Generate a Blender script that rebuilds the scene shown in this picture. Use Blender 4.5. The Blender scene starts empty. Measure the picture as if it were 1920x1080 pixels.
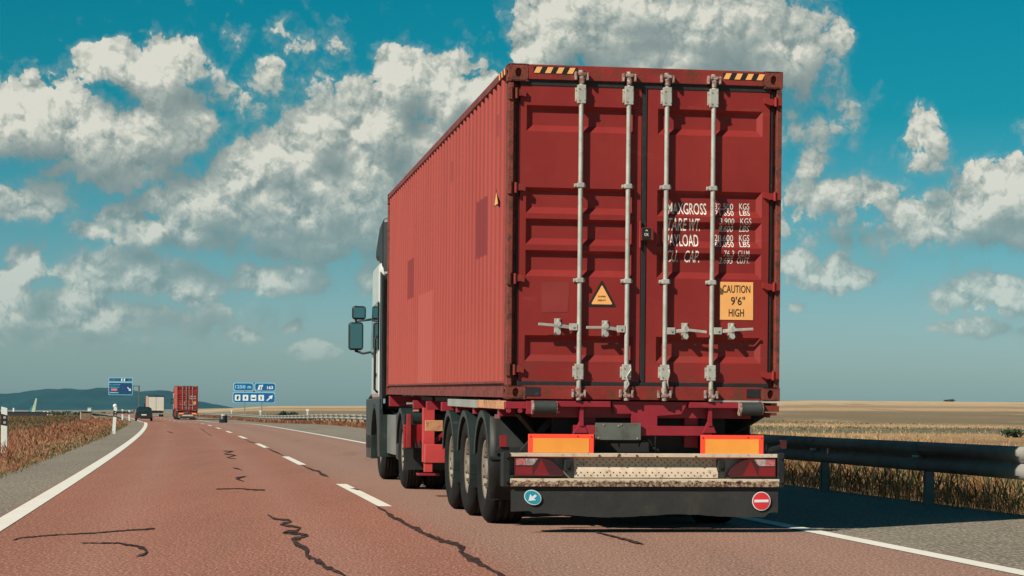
import bpy, bmesh, math, random
import numpy as np
from mathutils import Vector, Matrix

random.seed(7)
RNG = np.random.default_rng(7)
scene = bpy.context.scene
COL = scene.collection
R = math.radians

# ------------------------------------------------------------------ camera
CAM_H = 1.06
ROLL = 0.0079
cam_data = bpy.data.cameras.new('camera')
cam_data.sensor_width = 36.0
cam_data.lens = 36.0 * 3886.0 / 1920.0
cam_data.shift_y = (769.0 - 540.0) / 1920.0
cam_data.clip_start = 0.1
cam_data.clip_end = 20000.0
cam = bpy.data.objects.new('camera', cam_data)
cam.matrix_world = Matrix.Translation((0, 0, CAM_H)) @ Matrix.Rotation(R(90), 4, 'X') @ Matrix.Rotation(ROLL, 4, 'Z')
COL.objects.link(cam)
scene.camera = cam

# ------------------------------------------------------------------ light
SUN_AZ = (-0.71, -0.70)                 # horizontal direction towards the sun
SUN_EL = R(39.5)
_n = math.hypot(*SUN_AZ)
sun_vec = Vector((SUN_AZ[0] / _n * math.cos(SUN_EL), SUN_AZ[1] / _n * math.cos(SUN_EL), math.sin(SUN_EL)))
sun_data = bpy.data.lights.new('sun', 'SUN')
sun_data.energy = 5.0
sun_data.angle = R(0.5)
sun_data.color = (1.0, 0.90, 0.76)
sun = bpy.data.objects.new('sun', sun_data)
sun.rotation_euler = sun_vec.to_track_quat('Z', 'Y').to_euler()
sun.location = (0, 0, 60)
COL.objects.link(sun)

scene.view_settings.view_transform = 'Standard'
scene.view_settings.look = 'None'
scene.view_settings.exposure = 0.35
scene.view_settings.gamma = 1.0
scene.view_settings.use_curve_mapping = False
scene.cycles.max_bounces = 6
scene.cycles.diffuse_bounces = 3
scene.cycles.volume_bounces = 0
scene.cycles.use_denoising = True


class NT:
    """small helper for writing node trees"""
    def __init__(s, tree):
        s.t = tree

    def n(s, kind, **kw):
        nd = s.t.nodes.new(kind)
        for k, v in kw.items():
            setattr(nd, k, v)
        return nd

    def link(s, a, b):
        s.t.links.new(a, b)

    def put(s, sock, v):
        if isinstance(v, bpy.types.NodeSocket):
            s.link(v, sock)
        elif v is not None:
            if isinstance(v, (tuple, list)) and len(v) == 3 and sock.type == 'RGBA':
                v = (*v, 1)
            sock.default_value = v

    def m(s, op, a, b=None, c=None, clamp=False):
        nd = s.n('ShaderNodeMath', operation=op, use_clamp=clamp)
        s.put(nd.inputs[0], a)
        if b is not None: s.put(nd.inputs[1], b)
        if c is not None: s.put(nd.inputs[2], c)
        return nd.outputs[0]

    def vm(s, op, a, b=None, c=None):
        nd = s.n('ShaderNodeVectorMath', operation=op)
        s.put(nd.inputs[0], a)
        if b is not None: s.put(nd.inputs[1], b)
        if c is not None: s.put(nd.inputs[2], c)
        return nd.outputs['Value' if op in ('LENGTH', 'DOT_PRODUCT', 'DISTANCE') else 'Vector']

    def ss(s, v, a, b, lo=0.0, hi=1.0):
        nd = s.n('ShaderNodeMapRange', interpolation_type='SMOOTHSTEP')
        s.put(nd.inputs[0], v)
        nd.inputs[1].default_value = a; nd.inputs[2].default_value = b
        nd.inputs[3].default_value = lo; nd.inputs[4].default_value = hi
        return nd.outputs[0]

    def noise(s, vec, scale, detail=4, rough=0.55, dist=0.0):
        nd = s.n('ShaderNodeTexNoise')
        s.put(nd.inputs['Vector'], vec)
        nd.inputs['Scale'].default_value = scale
        nd.inputs['Detail'].default_value = detail
        nd.inputs['Roughness'].default_value = rough
        nd.inputs['Distortion'].default_value = dist
        return nd.outputs['Fac']

    def mix(s, f, a, b, kind='MIX'):
        nd = s.n('ShaderNodeMix', data_type='RGBA', blend_type=kind)
        s.put(nd.inputs[0], f); s.put(nd.inputs[6], a); s.put(nd.inputs[7], b)
        return nd.outputs[2]

    def ramp(s, f, stops, interp='LINEAR'):
        nd = s.n('ShaderNodeValToRGB')
        cr = nd.color_ramp
        cr.interpolation = interp
        while len(cr.elements) < len(stops):
            cr.elements.new(0.5)
        for e, (p, c) in zip(cr.elements, stops):
            e.position = p; e.color = (*c, 1) if len(c) == 3 else c
        s.put(nd.inputs[0], f)
        return nd.outputs[0]


# ------------------------------------------------------------------ sky with its clouds
world = bpy.data.worlds.new('World')
scene.world = world
world.use_nodes = True
world.cycles.sampling_method = 'NONE'
wt = world.node_tree
wt.nodes.clear()
W = NT(wt)

# cumulus banks: centre (azimuth, elevation), radii, weight, all in hundredths of a radian
def _sky(px, py):
    return ((px - 960) / 38.86, (769 + 0.0079 * (px - 960) - py) / 38.86)
CLOUDS = [
    # left bank
    (60, 250, 120, 85, 1.0), (165, 265, 140, 85, 1.0), (280, 170, 75, 75, 1.0), (215, 130, 65, 38, .9), (310, 130, 85, 45, .9),
    (300, 250, 120, 85, 1.0), (215, 310, 160, 62, .85), (365, 235, 50, 42, .8), (45, 380, 120, 48, .6),
    # the long diagonal tower
    (742, 150, 52, 62, 1.1), (705, 240, 100, 90, 1.0), (822, 185, 58, 80, 1.1), (905, 200, 60, 80, 1.05), (950, 260, 80, 120, 1.1), (600, 250, 75, 66, 1.05), (665, 260, 60, 60, 1.0),
    (535, 300, 95, 66, 1.0), (450, 335, 90, 52, 1.0), (380, 380, 105, 62, 1.0), (560, 400, 190, 95, 1.05), (700, 400, 170, 120, 1.05),
    (860, 330, 170, 170, 1.05), (290, 385, 60, 32, 1.15), (235, 415, 75, 36, 1.0), (185, 440, 60, 26, .9), (330, 440, 150, 44, .95),
    (600, 465, 170, 40, .8),
    (690, 330, 120, 90, 1.1), (600, 350, 100, 60, 1.05), (780, 380, 90, 90, 1.05), (480, 400, 110, 60, 1.0),
    # low bank
    (230, 590, 260, 36, .72), (120, 640, 220, 22, .45),
    (260, 520, 150, 52, .85), (350, 540, 85, 44, .95), (60, 505, 42, 40, 1.1), (35, 560, 70, 30, .9), (140, 570, 90, 28, .9),
    (520, 530, 105, 34, 1.0), (560, 505, 40, 26, 1.0), (470, 520, 40, 26, .95), (695, 530, 42, 34, .8), (200, 605, 260, 34, .7), (450, 628, 46, 22, .95), (540, 615, 24, 16, .7),
    (590, 658, 62, 20, .95),
    # wisps
    (600, 168, 100, 30, .10), (445, 185, 34, 18, .10), (520, 145, 36, 22, .08), (120, 175, 40, 18, .2),
    # above the load
    (1060, 55, 95, 75, 1.05), (1115, 70, 95, 62, 1.15), (1170, 90, 110, 60, 1.1), (1150, 20, 190, 90, 1.1), (1310, 60, 220, 115, 1.1), (1450, 110, 110, 85, .95), (1250, 120, 230, 70, 1.0),
    (1005, 95, 60, 55, 1.05), (1500, 200, 75, 70, .30), (1565, 82, 20, 36, .50), (1530, 250, 50, 50, .22),
    # right
    (1712, 270, 20, 44, .50), (1740, 262, 16, 34, .42), (1725, 310, 34, 30, .45), (1516, 320, 34, 34, .70), (1560, 372, 95, 38, .85), (1620, 372, 60, 24, .75), (1610, 425, 150, 52, .45),
    (1880, 360, 105, 52, 1.0), (1815, 402, 115, 48, .95), (1930, 425, 130, 62, .9), (1710, 435, 120, 48, .42),
    (1560, 528, 90, 28, 1.0), (1492, 500, 42, 28, 1.0), (1570, 508, 36, 24, .9), (1850, 552, 120, 40, .95), (1920, 575, 90, 36, .8), (1820, 620, 66, 20, 1.0),
    (1910, 625, 32, 15, .7), (1490, 572, 22, 12, .6),
    # beyond the edges of the picture the same kind of sky goes on
    (2150, 300, 210, 110, 1.0), (2350, 480, 240, 80, .95), (2120, 80, 140, 60, .8), (2600, 250, 240, 120, 1.0),
    (-190, 330, 190, 120, 1.0), (-420, 150, 240, 120, 1.0), (-300, 520, 200, 60, .9), (-650, 420, 230, 100, 1.0),
    (700, -190, 260, 120, .9), (1300, -150, 260, 130, 1.0), (150, -260, 300, 130, .9), (1900, -260, 300, 130, .95),
]
def _group(name, outs):
    gr = bpy.data.node_groups.new(name, 'ShaderNodeTree')
    gr.interface.new_socket('P', in_out='INPUT', socket_type='NodeSocketVector')
    for _s in outs: gr.interface.new_socket(_s, in_out='OUTPUT', socket_type='NodeSocketFloat')
    n = NT(gr)
    return gr, n, n.n('NodeGroupInput').outputs[0], n.n('NodeGroupOutput')
# broad masses of the banks, their outlines warped so that no bank stays an ellipse
g_mass, G_, P, go = _group('cloud_mass', ['Mass'])
wv = G_.n('ShaderNodeTexNoise', noise_dimensions='2D')
G_.link(P, wv.inputs['Vector']); wv.inputs['Scale'].default_value = 0.42; wv.inputs['Detail'].default_value = 3; wv.inputs['Roughness'].default_value = .5
wo = G_.vm('SUBTRACT', wv.outputs['Color'], (.5, .5, .5))
Pw = G_.vm('MULTIPLY_ADD', wo, (1.3, 1.0, 0), P)
acc = None
for (cx, cy, rx, ry, w) in CLOUDS:
    a, e = _sky(cx, cy)
    rx /= 38.86; ry /= 38.86
    q = G_.vm('MULTIPLY_ADD', Pw, (1 / rx, 1 / ry, 0), (-a / rx, -e / ry, 0))
    l = G_.vm('LENGTH', q)
    v = G_.m('MULTIPLY_ADD', l, -w, w)
    acc = v if acc is None else G_.m('SMOOTH_MAX', acc, v, 0.28)
G_.link(G_.m('MAXIMUM', acc, -0.6), go.inputs[0])
# cauliflower heads: domes over cells, each octave half the size
g_puff, G_, P, go = _group('cloud_heads', ['Puff'])
wv = G_.n('ShaderNodeTexNoise', noise_dimensions='2D')
G_.link(P, wv.inputs['Vector']); wv.inputs['Scale'].default_value = 0.9; wv.inputs['Detail'].default_value = 3; wv.inputs['Roughness'].default_value = .6
Pv = G_.vm('MULTIPLY_ADD', G_.vm('SUBTRACT', wv.outputs['Color'], (.5, .5, .5)), (1.3, 1.3, 0), P)
tot = None
for sc_, am in ((.55, 1.0), (1.2, .55), (2.6, .28), (5.6, .13)):
    vo = G_.n('ShaderNodeTexVoronoi', voronoi_dimensions='2D', feature='SMOOTH_F1')
    G_.link(Pv, vo.inputs['Vector']); vo.inputs['Scale'].default_value = sc_; vo.inputs['Smoothness'].default_value = .22
    dd = G_.m('MULTIPLY', vo.outputs['Distance'], vo.outputs['Distance'])
    v = G_.m('MULTIPLY_ADD', dd, -2.0 * am, .50 * am)
    tot = v if tot is None else G_.m('ADD', tot, v)
G_.link(tot, go.inputs[0])

tc = W.n('ShaderNodeTexCoord')
sep = W.n('ShaderNodeSeparateXYZ'); W.link(tc.outputs['Generated'], sep.inputs[0])
az = W.m('ARCTAN2', sep.outputs[0], sep.outputs[1])
el = W.m('ARCSINE', sep.outputs[2])
cmb = W.n('ShaderNodeCombineXYZ')
W.link(W.m('MULTIPLY', W.m('TANGENT', W.m('MULTIPLY', az, .5)), 200.0), cmb.inputs[0])
W.link(W.m('MULTIPLY', el, 100.0), cmb.inputs[1])
Pd = cmb.outputs[0]
def field(gr, off):
    g = W.n('ShaderNodeGroup'); g.node_tree = gr
    W.link(W.vm('ADD', Pd, off) if off else Pd, g.inputs[0])
    return g.outputs[0]
m0 = field(g_mass, None); m1 = field(g_mass, (-0.9, 1.9, 0))
p0 = field(g_puff, None); p1 = field(g_puff, (-0.20, 0.38, 0))
wisp = W.n('ShaderNodeTexNoise', noise_dimensions='2D')
W.link(Pd, wisp.inputs['Vector']); wisp.inputs['Scale'].default_value = 0.8; wisp.inputs['Detail'].default_value = 8; wisp.inputs['Roughness'].default_value = .6
fine = W.m('MULTIPLY_ADD', wisp.outputs['Fac'], .62, -.285)
d0 = W.m('ADD', W.m('MULTIPLY_ADD', p0, .30, m0), fine)
sky = W.n('ShaderNodeTexSky', sky_type='NISHITA', sun_disc=False)
sky.sun_elevation = SUN_EL
sky.sun_rotation = math.atan2(SUN_AZ[0], SUN_AZ[1]) % (2 * math.pi)
sky.air_density = 1.3; sky.dust_density = 1.6; sky.ozone_density = 1.5; sky.altitude = 800
SKYTINT = W.ramp(W.m('MULTIPLY', el, 3.0), [(0.0, (.56, .80, 1.06)), (.12, (.47, .74, .98)), (.25, (.22, .63, .78)), (.42, (.02, .53, .60)), (.6, (.001, .53, .58)), (1.0, (.002, .36, .40))])
skyc = W.mix(1.0, sky.outputs[0], SKYTINT, 'MULTIPLY')
coarse = W.m('SUBTRACT', m0, m1)
# crisp on the sunward, upper edge; frayed underneath
wd = W.ss(coarse, -.25, .45, .42, .11)
alpha = W.m('DIVIDE', W.m('SUBTRACT', d0, .0), wd, clamp=True)
alpha = W.ss(alpha, 0, 1)
alpha = W.m('MAXIMUM', alpha, W.ss(d0, -0.22, 0.2, 0, .30))
alpha = W.m('MULTIPLY', alpha, W.ss(el, 0.008, 0.045, 0.0, 0.97))
shade = W.m('MULTIPLY_ADD', coarse, .70, .38)
relief = W.m('MULTIPLY', W.m('SUBTRACT', p0, p1), W.ss(coarse, -.35, .45, .07, .46))
shade = W.m('ADD', shade, relief)
shade = W.m('MULTIPLY_ADD', p0, .14, shade)
shade = W.m('MULTIPLY_ADD', fine, .16, shade, clamp=True)
CLC = W.ramp(shade, [(0.0, (2.1, 2.8, 2.75)), (.30, (2.9, 3.5, 3.35)), (.55, (4.1, 4.6, 4.2)), (.80, (5.9, 6.05, 5.3)), (1.0, (7.6, 7.5, 6.5))])
CLC = W.mix(W.ss(el, 0.02, 0.13, 0.45, 0.0), CLC, skyc)
fin = W.mix(alpha, skyc, CLC)
bg = W.n('ShaderNodeBackground'); W.link(fin, bg.inputs[0]); bg.inputs[1].default_value = 0.075
out = W.n('ShaderNodeOutputWorld'); W.link(bg.outputs[0], out.inputs[0])

# ------------------------------------------------------------------ geometry helpers
class M:
    """collects faces and becomes one mesh object"""
    def __init__(s):
        s.v = []; s.f = []; s.sm = []

    def add(s, vs, fs, smooth=False):
        b = len(s.v)
        s.v += [tuple(p) for p in vs]
        s.f += [tuple(i + b for i in f) for f in fs]
        s.sm += [smooth] * len(fs)
        return s

    def hexa(s, p):
        return s.add(p, [(0, 3, 2, 1), (4, 5, 6, 7), (0, 1, 5, 4), (1, 2, 6, 5), (2, 3, 7, 6), (3, 0, 4, 7)])

    def box(s, x0, x1, y0, y1, z0, z1):
        return s.hexa([(x0, y0, z0), (x1, y0, z0), (x1, y1, z0), (x0, y1, z0), (x0, y0, z1), (x1, y0, z1), (x1, y1, z1), (x0, y1, z1)])

    def bar(s, p0, p1, w, h, up=(0, 0, 1)):
        p0, p1, up = Vector(p0), Vector(p1), Vector(up)
        d = (p1 - p0).normalized(); a = d.cross(up).normalized() * (w / 2); b = a.cross(d).normalized() * (h / 2)
        return s.hexa([p0 - a - b, p0 + a - b, p1 + a - b, p1 - a - b, p0 - a + b, p0 + a + b, p1 + a + b, p1 - a + b])

    def cyl(s, p0, p1, r, n=14, r1=None, cap=True):
        p0, p1 = Vector(p0), Vector(p1); r1 = r if r1 is None else r1
        d = (p1 - p0).normalized()
        a = d.orthogonal().normalized(); b = d.cross(a)
        vs = []
        for p, rr in ((p0, r), (p1, r1)):
            for k in range(n):
                t = 2 * math.pi * k / n
                vs.append(p + a * (rr * math.cos(t)) + b * (rr * math.sin(t)))
        s.add(vs, [(k, (k + 1) % n, n + (k + 1) % n, n + k) for k in range(n)], True)
        if cap:
            s.add(vs[:n], [tuple(reversed(range(n)))]); s.add(vs[n:], [tuple(range(n))])
        return s

    def tube(s, pts, r, n=8):
        pts = [Vector(p) for p in pts]
        rings = []
        a = None
        for i, p in enumerate(pts):
            d = (pts[min(i + 1, len(pts) - 1)] - pts[max(i - 1, 0)]).normalized()
            a = d.orthogonal().normalized() if a is None else (a - d * a.dot(d)).normalized()
            b = d.cross(a)
            rings += [p + a * (r * math.cos(2 * math.pi * k / n)) + b * (r * math.sin(2 * math.pi * k / n)) for k in range(n)]
        fs = []
        for i in range(len(pts) - 1):
            for k in range(n):
                fs.append((i * n + k, i * n + (k + 1) % n, (i + 1) * n + (k + 1) % n, (i + 1) * n + k))
        fs += [tuple(reversed(range(n))), tuple((len(pts) - 1) * n + k for k in range(n))]
        return s.add(rings, fs, True)

    def prism(s, poly, y0, y1, plane='xz'):
        """extrude a polygon given in a plane along the third axis"""
        def P3(p, t):
            return {'xz': (p[0], t, p[1]), 'yz': (t, p[0], p[1]), 'xy': (p[0], p[1], t)}[plane]
        n = len(poly)
        vs = [P3(p, y0) for p in poly] + [P3(p, y1) for p in poly]
        return s.add(vs, [tuple(range(n)), tuple(range(2 * n - 1, n - 1, -1))] + [(k, n + k, n + (k + 1) % n, (k + 1) % n) for k in range(n)])

    def lathe_x(s, prof, cy, cz, n=32, smooth=True, a0=0.0, a1=2 * math.pi):
        """profile of (x, r) turned round an axis along x"""
        full = abs(a1 - a0) > 6.28
        m = n if full else n + 1
        vs = []
        for (x, r) in prof:
            for k in range(m):
                t = a0 + (a1 - a0) * k / n
                vs.append((x, cy + r * math.cos(t), cz + r * math.sin(t)))
        fs = []
        for i in range(len(prof) - 1):
            for k in range(n):
                k2 = (k + 1) % m
                fs.append((i * m + k, i * m + k2, (i + 1) * m + k2, (i + 1) * m + k))
        return s.add(vs, fs, smooth)

    def hole_plate(s, o, ua, va, na, w, h, hu, hv, depth, n=16):
        """rectangular face with an oval hole that runs back along na"""
        o, ua, va, na = map(Vector, (o, ua, va, na))
        out_, inn, bk = [], [], []
        for k in range(n):
            t = 2 * math.pi * (k + .5) / n
            c, q = math.cos(t), math.sin(t)
            m_ = max(abs(c), abs(q))
            out_.append(o + ua * (w / 2 + c / m_ * w / 2) + va * (h / 2 + q / m_ * h / 2))
            inn.append(o + ua * (w / 2 + c * hu) + va * (h / 2 + q * hv))
            bk.append(inn[-1] + na * depth)
        vs = out_ + inn + bk
        fs = []
        for k in range(n):
            k2 = (k + 1) % n
            fs.append((k, k2, n + k2, n + k)); fs.append((n + k, n + k2, 2 * n + k2, 2 * n + k))
        fs.append(tuple(2 * n + k for k in range(n)))
        return s.add(vs, fs)

    def mesh(s, name):
        me = bpy.data.meshes.new(name)
        me.from_pydata(s.v, [], s.f)
        me.polygons.foreach_set('use_smooth', s.sm)
        me.update()
        bm = bmesh.new(); bm.from_mesh(me)
        bmesh.ops.recalc_face_normals(bm, faces=bm.faces)
        bm.to_mesh(me); bm.free()
        return me


def obj(name, geo, mat, parent=None, bevel=0.0, label=None, **props):
    me = geo.mesh(name) if isinstance(geo, M) else geo
    o = bpy.data.objects.new(name, me)
    if mat is not None and not me.materials:
        me.materials.append(mat)
    if parent is not None:
        o.parent = parent
    COL.objects.link(o)
    if bevel > 0:
        b = o.modifiers.new('edge', 'BEVEL'); b.width = bevel; b.segments = 2; b.limit_method = 'ANGLE'; b.angle_limit = R(40)
        b.harden_normals = False
    if label: o['label'] = label
    for k, v in props.items(): o[k] = v
    return o


def thing(name, label, cat, loc=(0, 0, 0), rotz=0.0, group=None, rotx=0.0):
    o = bpy.data.objects.new(name, None)
    COL.objects.link(o)
    o.empty_display_size = 0.3
    o.location = loc; o.rotation_euler = (rotx, 0, rotz)
    o['label'] = label; o['category'] = cat
    if group: o['group'] = group
    return o


def structure(name, geo, mat, parent=None, **kw):
    o = obj(name, geo, mat, parent, **kw)
    if parent is None: o['kind'] = 'structure'
    return o


def copy_tree(o, label=None, loc=None, rotz=None, group=None, parent=None):
    c = o.copy(); COL.objects.link(c)
    if parent is not None: c.parent = parent
    for ch in o.children: copy_tree(ch, parent=c)
    if label: c['label'] = label
    if loc is not None: c.location = loc
    if rotz is not None: c.rotation_euler = (o.rotation_euler[0], 0, rotz)
    if group: c['group'] = group
    return c


# ------------------------------------------------------------------ materials
def principled(name):
    m = bpy.data.materials.new(name)
    m.use_nodes = True
    t = NT(m.node_tree)
    return m, t, m.node_tree.nodes['Principled BSDF']


def paint(name, col, rough=0.5, metal=0.0, var=0.12, vscale=3.0, dirt=None, streak=False, bump=0.0, bscale=60.0, spec=0.5, coat=0.0, emit=None):
    m, t, b = principled(name)
    co = t.n('ShaderNodeTexCoord').outputs['Object']
    n1 = t.noise(co, vscale, 5, .6)
    lo = tuple(c * (1 - var) for c in col); hi = tuple(min(1, c * (1 + var)) for c in col)
    c = t.mix(t.ss(n1, .3, .7), lo, hi)
    if dirt:
        dc, amt, dscale = dirt
        v = co
        if streak:
            v = t.vm('MULTIPLY', co, (1.0, 1.0, 0.12))
        f = t.ss(t.noise(v, dscale, 7, .68), .62 - amt * .3, .80 - amt * .2)
        c = t.mix(f, c, dc)
        b.inputs['Roughness'].default_value = rough
        rr = t.m('MULTIPLY_ADD', f, .25, rough, clamp=True); t.link(rr, b.inputs['Roughness'])
    else:
        rr = t.m('MULTIPLY_ADD', n1, .2, rough - .1, clamp=True); t.link(rr, b.inputs['Roughness'])
    t.put(b.inputs['Base Color'], c)
    b.inputs['Metallic'].default_value = metal
    b.inputs['Specular IOR Level'].default_value = spec
    b.inputs['Coat Weight'].default_value = coat
    if bump:
        bp = t.n('ShaderNodeBump'); bp.inputs['Strength'].default_value = bump; bp.inputs['Distance'].default_value = .01
        t.link(t.noise(co, bscale, 4, .6), bp.inputs['Height']); t.link(bp.outputs[0], b.inputs['Normal'])
    return m

RUST = (.10, .035, .018)
m_red = paint('container_red', (.245, .021, .018), .50, var=.10, vscale=1.3, dirt=((.14, .018, .016), .30, 5), streak=True, bump=.12, bscale=14, spec=.35)
m_redfr = paint('container_frame_red', (.21, .024, .020), .55, var=.18, dirt=(RUST, .55, 9), bump=.3, bscale=40, spec=.3)
m_post = paint('weathered_post_red', (.22, .045, .030), .6, var=.25, vscale=6, dirt=((.07, .03, .022), .75, 12), bump=.5, bscale=50, spec=.3)
m_toprail = paint('faded_rail_red', (.17, .045, .04), .6, var=.2, dirt=(RUST, .45, 8), spec=.25)
m_rubber = paint('gasket_rubber', (.012, .012, .014), .6, var=.3, dirt=((.05, .04, .035), .2, 12))
m_gal = paint('galvanised_steel', (.42, .42, .38), .45, metal=.25, var=.14, vscale=9, dirt=((.20, .13, .09), .25, 30))
m_galrust = paint('rusty_galvanised_steel', (.40, .36, .33), .5, metal=.2, var=.2, vscale=12, dirt=((.20, .05, .03), .85, 25))
m_white_txt = paint('white_stencil', (.72, .70, .64), .6, var=.1, vscale=20)
m_orange = paint('orange_sticker', (.82, .40, .13), .5, var=.05)
m_black = paint('black_print', (.012, .010, .010), .5, var=.2)
m_darkred = paint('seal_red', (.25, .02, .02), .5)
m_trred = paint('chassis_red', (.25, .018, .030), .42, var=.12, dirt=((.20, .035, .035), .35, 7), spec=.4)
m_plastic = paint('black_plastic', (.014, .016, .016), .55, var=.3, vscale=5, dirt=((.038, .036, .032), .25, 4), bump=.1, spec=.35)
m_fender = paint('dark_fender_plastic', (.016, .026, .026), .32, var=.2, dirt=((.05, .055, .05), .22, 4))
m_skirt = paint('grey_rubber_skirt', (.019, .019, .018), .7, var=.18, vscale=4, dirt=((.036, .032, .027), .35, 5), bump=.3, bscale=12)
m_under = paint('underbody_black', (.010, .010, .011), .7, var=.3, dirt=((.035, .03, .026), .3, 8))
m_tyre = paint('tyre_rubber', (.013, .013, .014), .85, var=.25, dirt=((.035, .030, .026), .2, 6), spec=.15)
m_rim = paint('dusty_rim', (.23, .20, .155), .5, metal=.15, var=.2, vscale=9, dirt=((.14, .09, .05), .40, 14))
m_nut = paint('wheel_nut_steel', (.10, .075, .055), .6, metal=.3)
m_cream = paint('cream_bumper', (.55, .45, .34), .55, var=.1, vscale=6, dirt=((.16, .07, .04), .30, 16), bump=.15)
m_rustcream = paint('rusted_bumper_edge', (.48, .36, .25), .7, var=.2, vscale=20, dirt=((.075, .030, .018), 1.0, 46), bump=.4)
m_lampbox = paint('lamp_housing', (.05, .035, .035), .4)
m_lensred = paint('red_lens', (.20, .004, .012), .18, var=.15, spec=.6, coat=.6)
m_lensdark = paint('dark_red_lens', (.055, .006, .012), .15, var=.15, spec=.6, coat=.6)
m_lensclear = paint('clear_lens', (.34, .28, .28), .2, var=.4, vscale=30, spec=.6, coat=.6)
m_refred = paint('fluorescent_red_border', (1.0, .075, .035), .45, var=.04)
m_refyel = paint('amber_reflective_sheet', (.84, .33, .055), .4, var=.08, vscale=2)
m_plate = paint('grey_blank_plate', (.095, .105, .09), .55, var=.18, dirt=((.045, .045, .04), .5, 7))
m_tanrail = paint('tan_side_rail', (.50, .25, .13), .55, var=.2, dirt=((.16, .07, .04), .4, 9))
m_greyrail = paint('grey_side_rail', (.27, .29, .27), .55, var=.15)
m_blue = paint('blue_sticker', (.015, .25, .36), .4)
m_red_st = paint('red_sticker', (.62, .03, .04), .4)
m_cabwhite = paint('cab_white', (.50, .52, .49), .3, var=.04, spec=.5, coat=.3, dirt=((.35, .33, .28), .12, 5))
m_cabdark = paint('cab_rear_dark', (.018, .020, .024), .5)
m_glass = paint('dark_glass', (.012, .030, .034), .06, var=.2, spec=.9, coat=.5)
m_mirror = paint('mirror_glass', (.14, .26, .29), .04, metal=1.0, var=.03)
m_redtank = paint('bright_red_tank', (.26, .008, .014), .35)
m_signblue = paint('sign_blue', (.006, .095, .27), .35, var=.08, vscale=1)
m_signdark = paint('sign_dark_blue', (.006, .045, .13), .35, var=.08, vscale=1)
m_signwhite = paint('sign_white', (.62, .72, .74), .4, var=.05)
m_signsky = paint('sign_pale_border', (.22, .52, .66), .4, var=.05)
m_post_grey = paint('post_steel', (.20, .22, .22), .5, metal=.3)
m_whitepl = paint('delineator_white', (.66, .69, .64), .45, var=.06, dirt=((.4, .38, .3), .2, 6))
m_carblack = paint('car_black', (.010, .014, .015), .2, spec=.6, coat=.6, var=.1)
m_boxwhite = paint('box_body_white', (.60, .56, .48), .45, var=.05)
m_boxtan = paint('box_body_tan', (.50, .27, .18), .5, var=.08)
m_brick = paint('ochre_brick_box', (.22, .13, .09), .8, var=.2)
m_barrel = paint('dark_drum', (.010, .016, .022), .5)

# ------------------------------------------------------------------ the lie of the land
def dash_x(d):                      # the broken line between the two lanes
    return 2.06 - .15 * d - .0001 * d * d
def dip(d):
    t = np.clip((np.asarray(d, float) - 125) / 95, 0, 1)
    return -.40 * t * t * (3 - 2 * t)
def rail_off(d):
    return np.interp(d, [-50, 35, 120, 600], [6.35, 6.35, 9.0, 9.0])
def land(x, y):
    x = np.asarray(x, float); y = np.asarray(y, float)
    a = x / np.maximum(y, 40)
    A = np.interp(a, [-.24, -.19, -.155, -.12, -.08, .10, .14], [-9, -7, -2.5, 2.6, 3.0, 6.5, 9.3])
    t = np.clip((y - 220) / 1300, 0, 1)
    s = t * t * (3 - 2 * t)
    return dip(y) * np.interp(y, [0, 300, 700], [1, 1, 0]) + A * s
def land1(x, y):
    return float(land(x, y))
def on_ground(px, py, z=0.0):       # picture point of the photograph -> metres on the road plane
    X, Y = px - 960.0, py - 769.0
    xl = X * math.cos(ROLL) + Y * math.sin(ROLL); yl = Y * math.cos(ROLL) - X * math.sin(ROLL)
    d = 3886.0 * (CAM_H - z) / yl
    return (xl / 3886.0 * d, d)

def strip_mesh(name, ds, offs, z, mat, nx=1, parent=None, kind=True, hfun=None):
    """a band along the road: offs = list of functions/values to the right of the broken line"""
    M_ = M(); vs = []; k = len(offs)
    for d in ds:
        dx = math.hypot(1, .15 + .0002 * d)
        for o in offs:
            oo = (o(d) if callable(o) else o) * dx
            x = float(dash_x(d)) + oo
            vs.append((x, d, float(dip(d)) + z + (hfun(x, d) if hfun else 0)))
    n = len(ds)
    M_.add(vs, [(i * k + j, i * k + j + 1, (i + 1) * k + j + 1, (i + 1) * k + j) for i in range(n - 1) for j in range(k - 1)], True)
    o = obj(name, M_, mat, parent)
    if kind: o['kind'] = 'structure'
    return o

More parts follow.
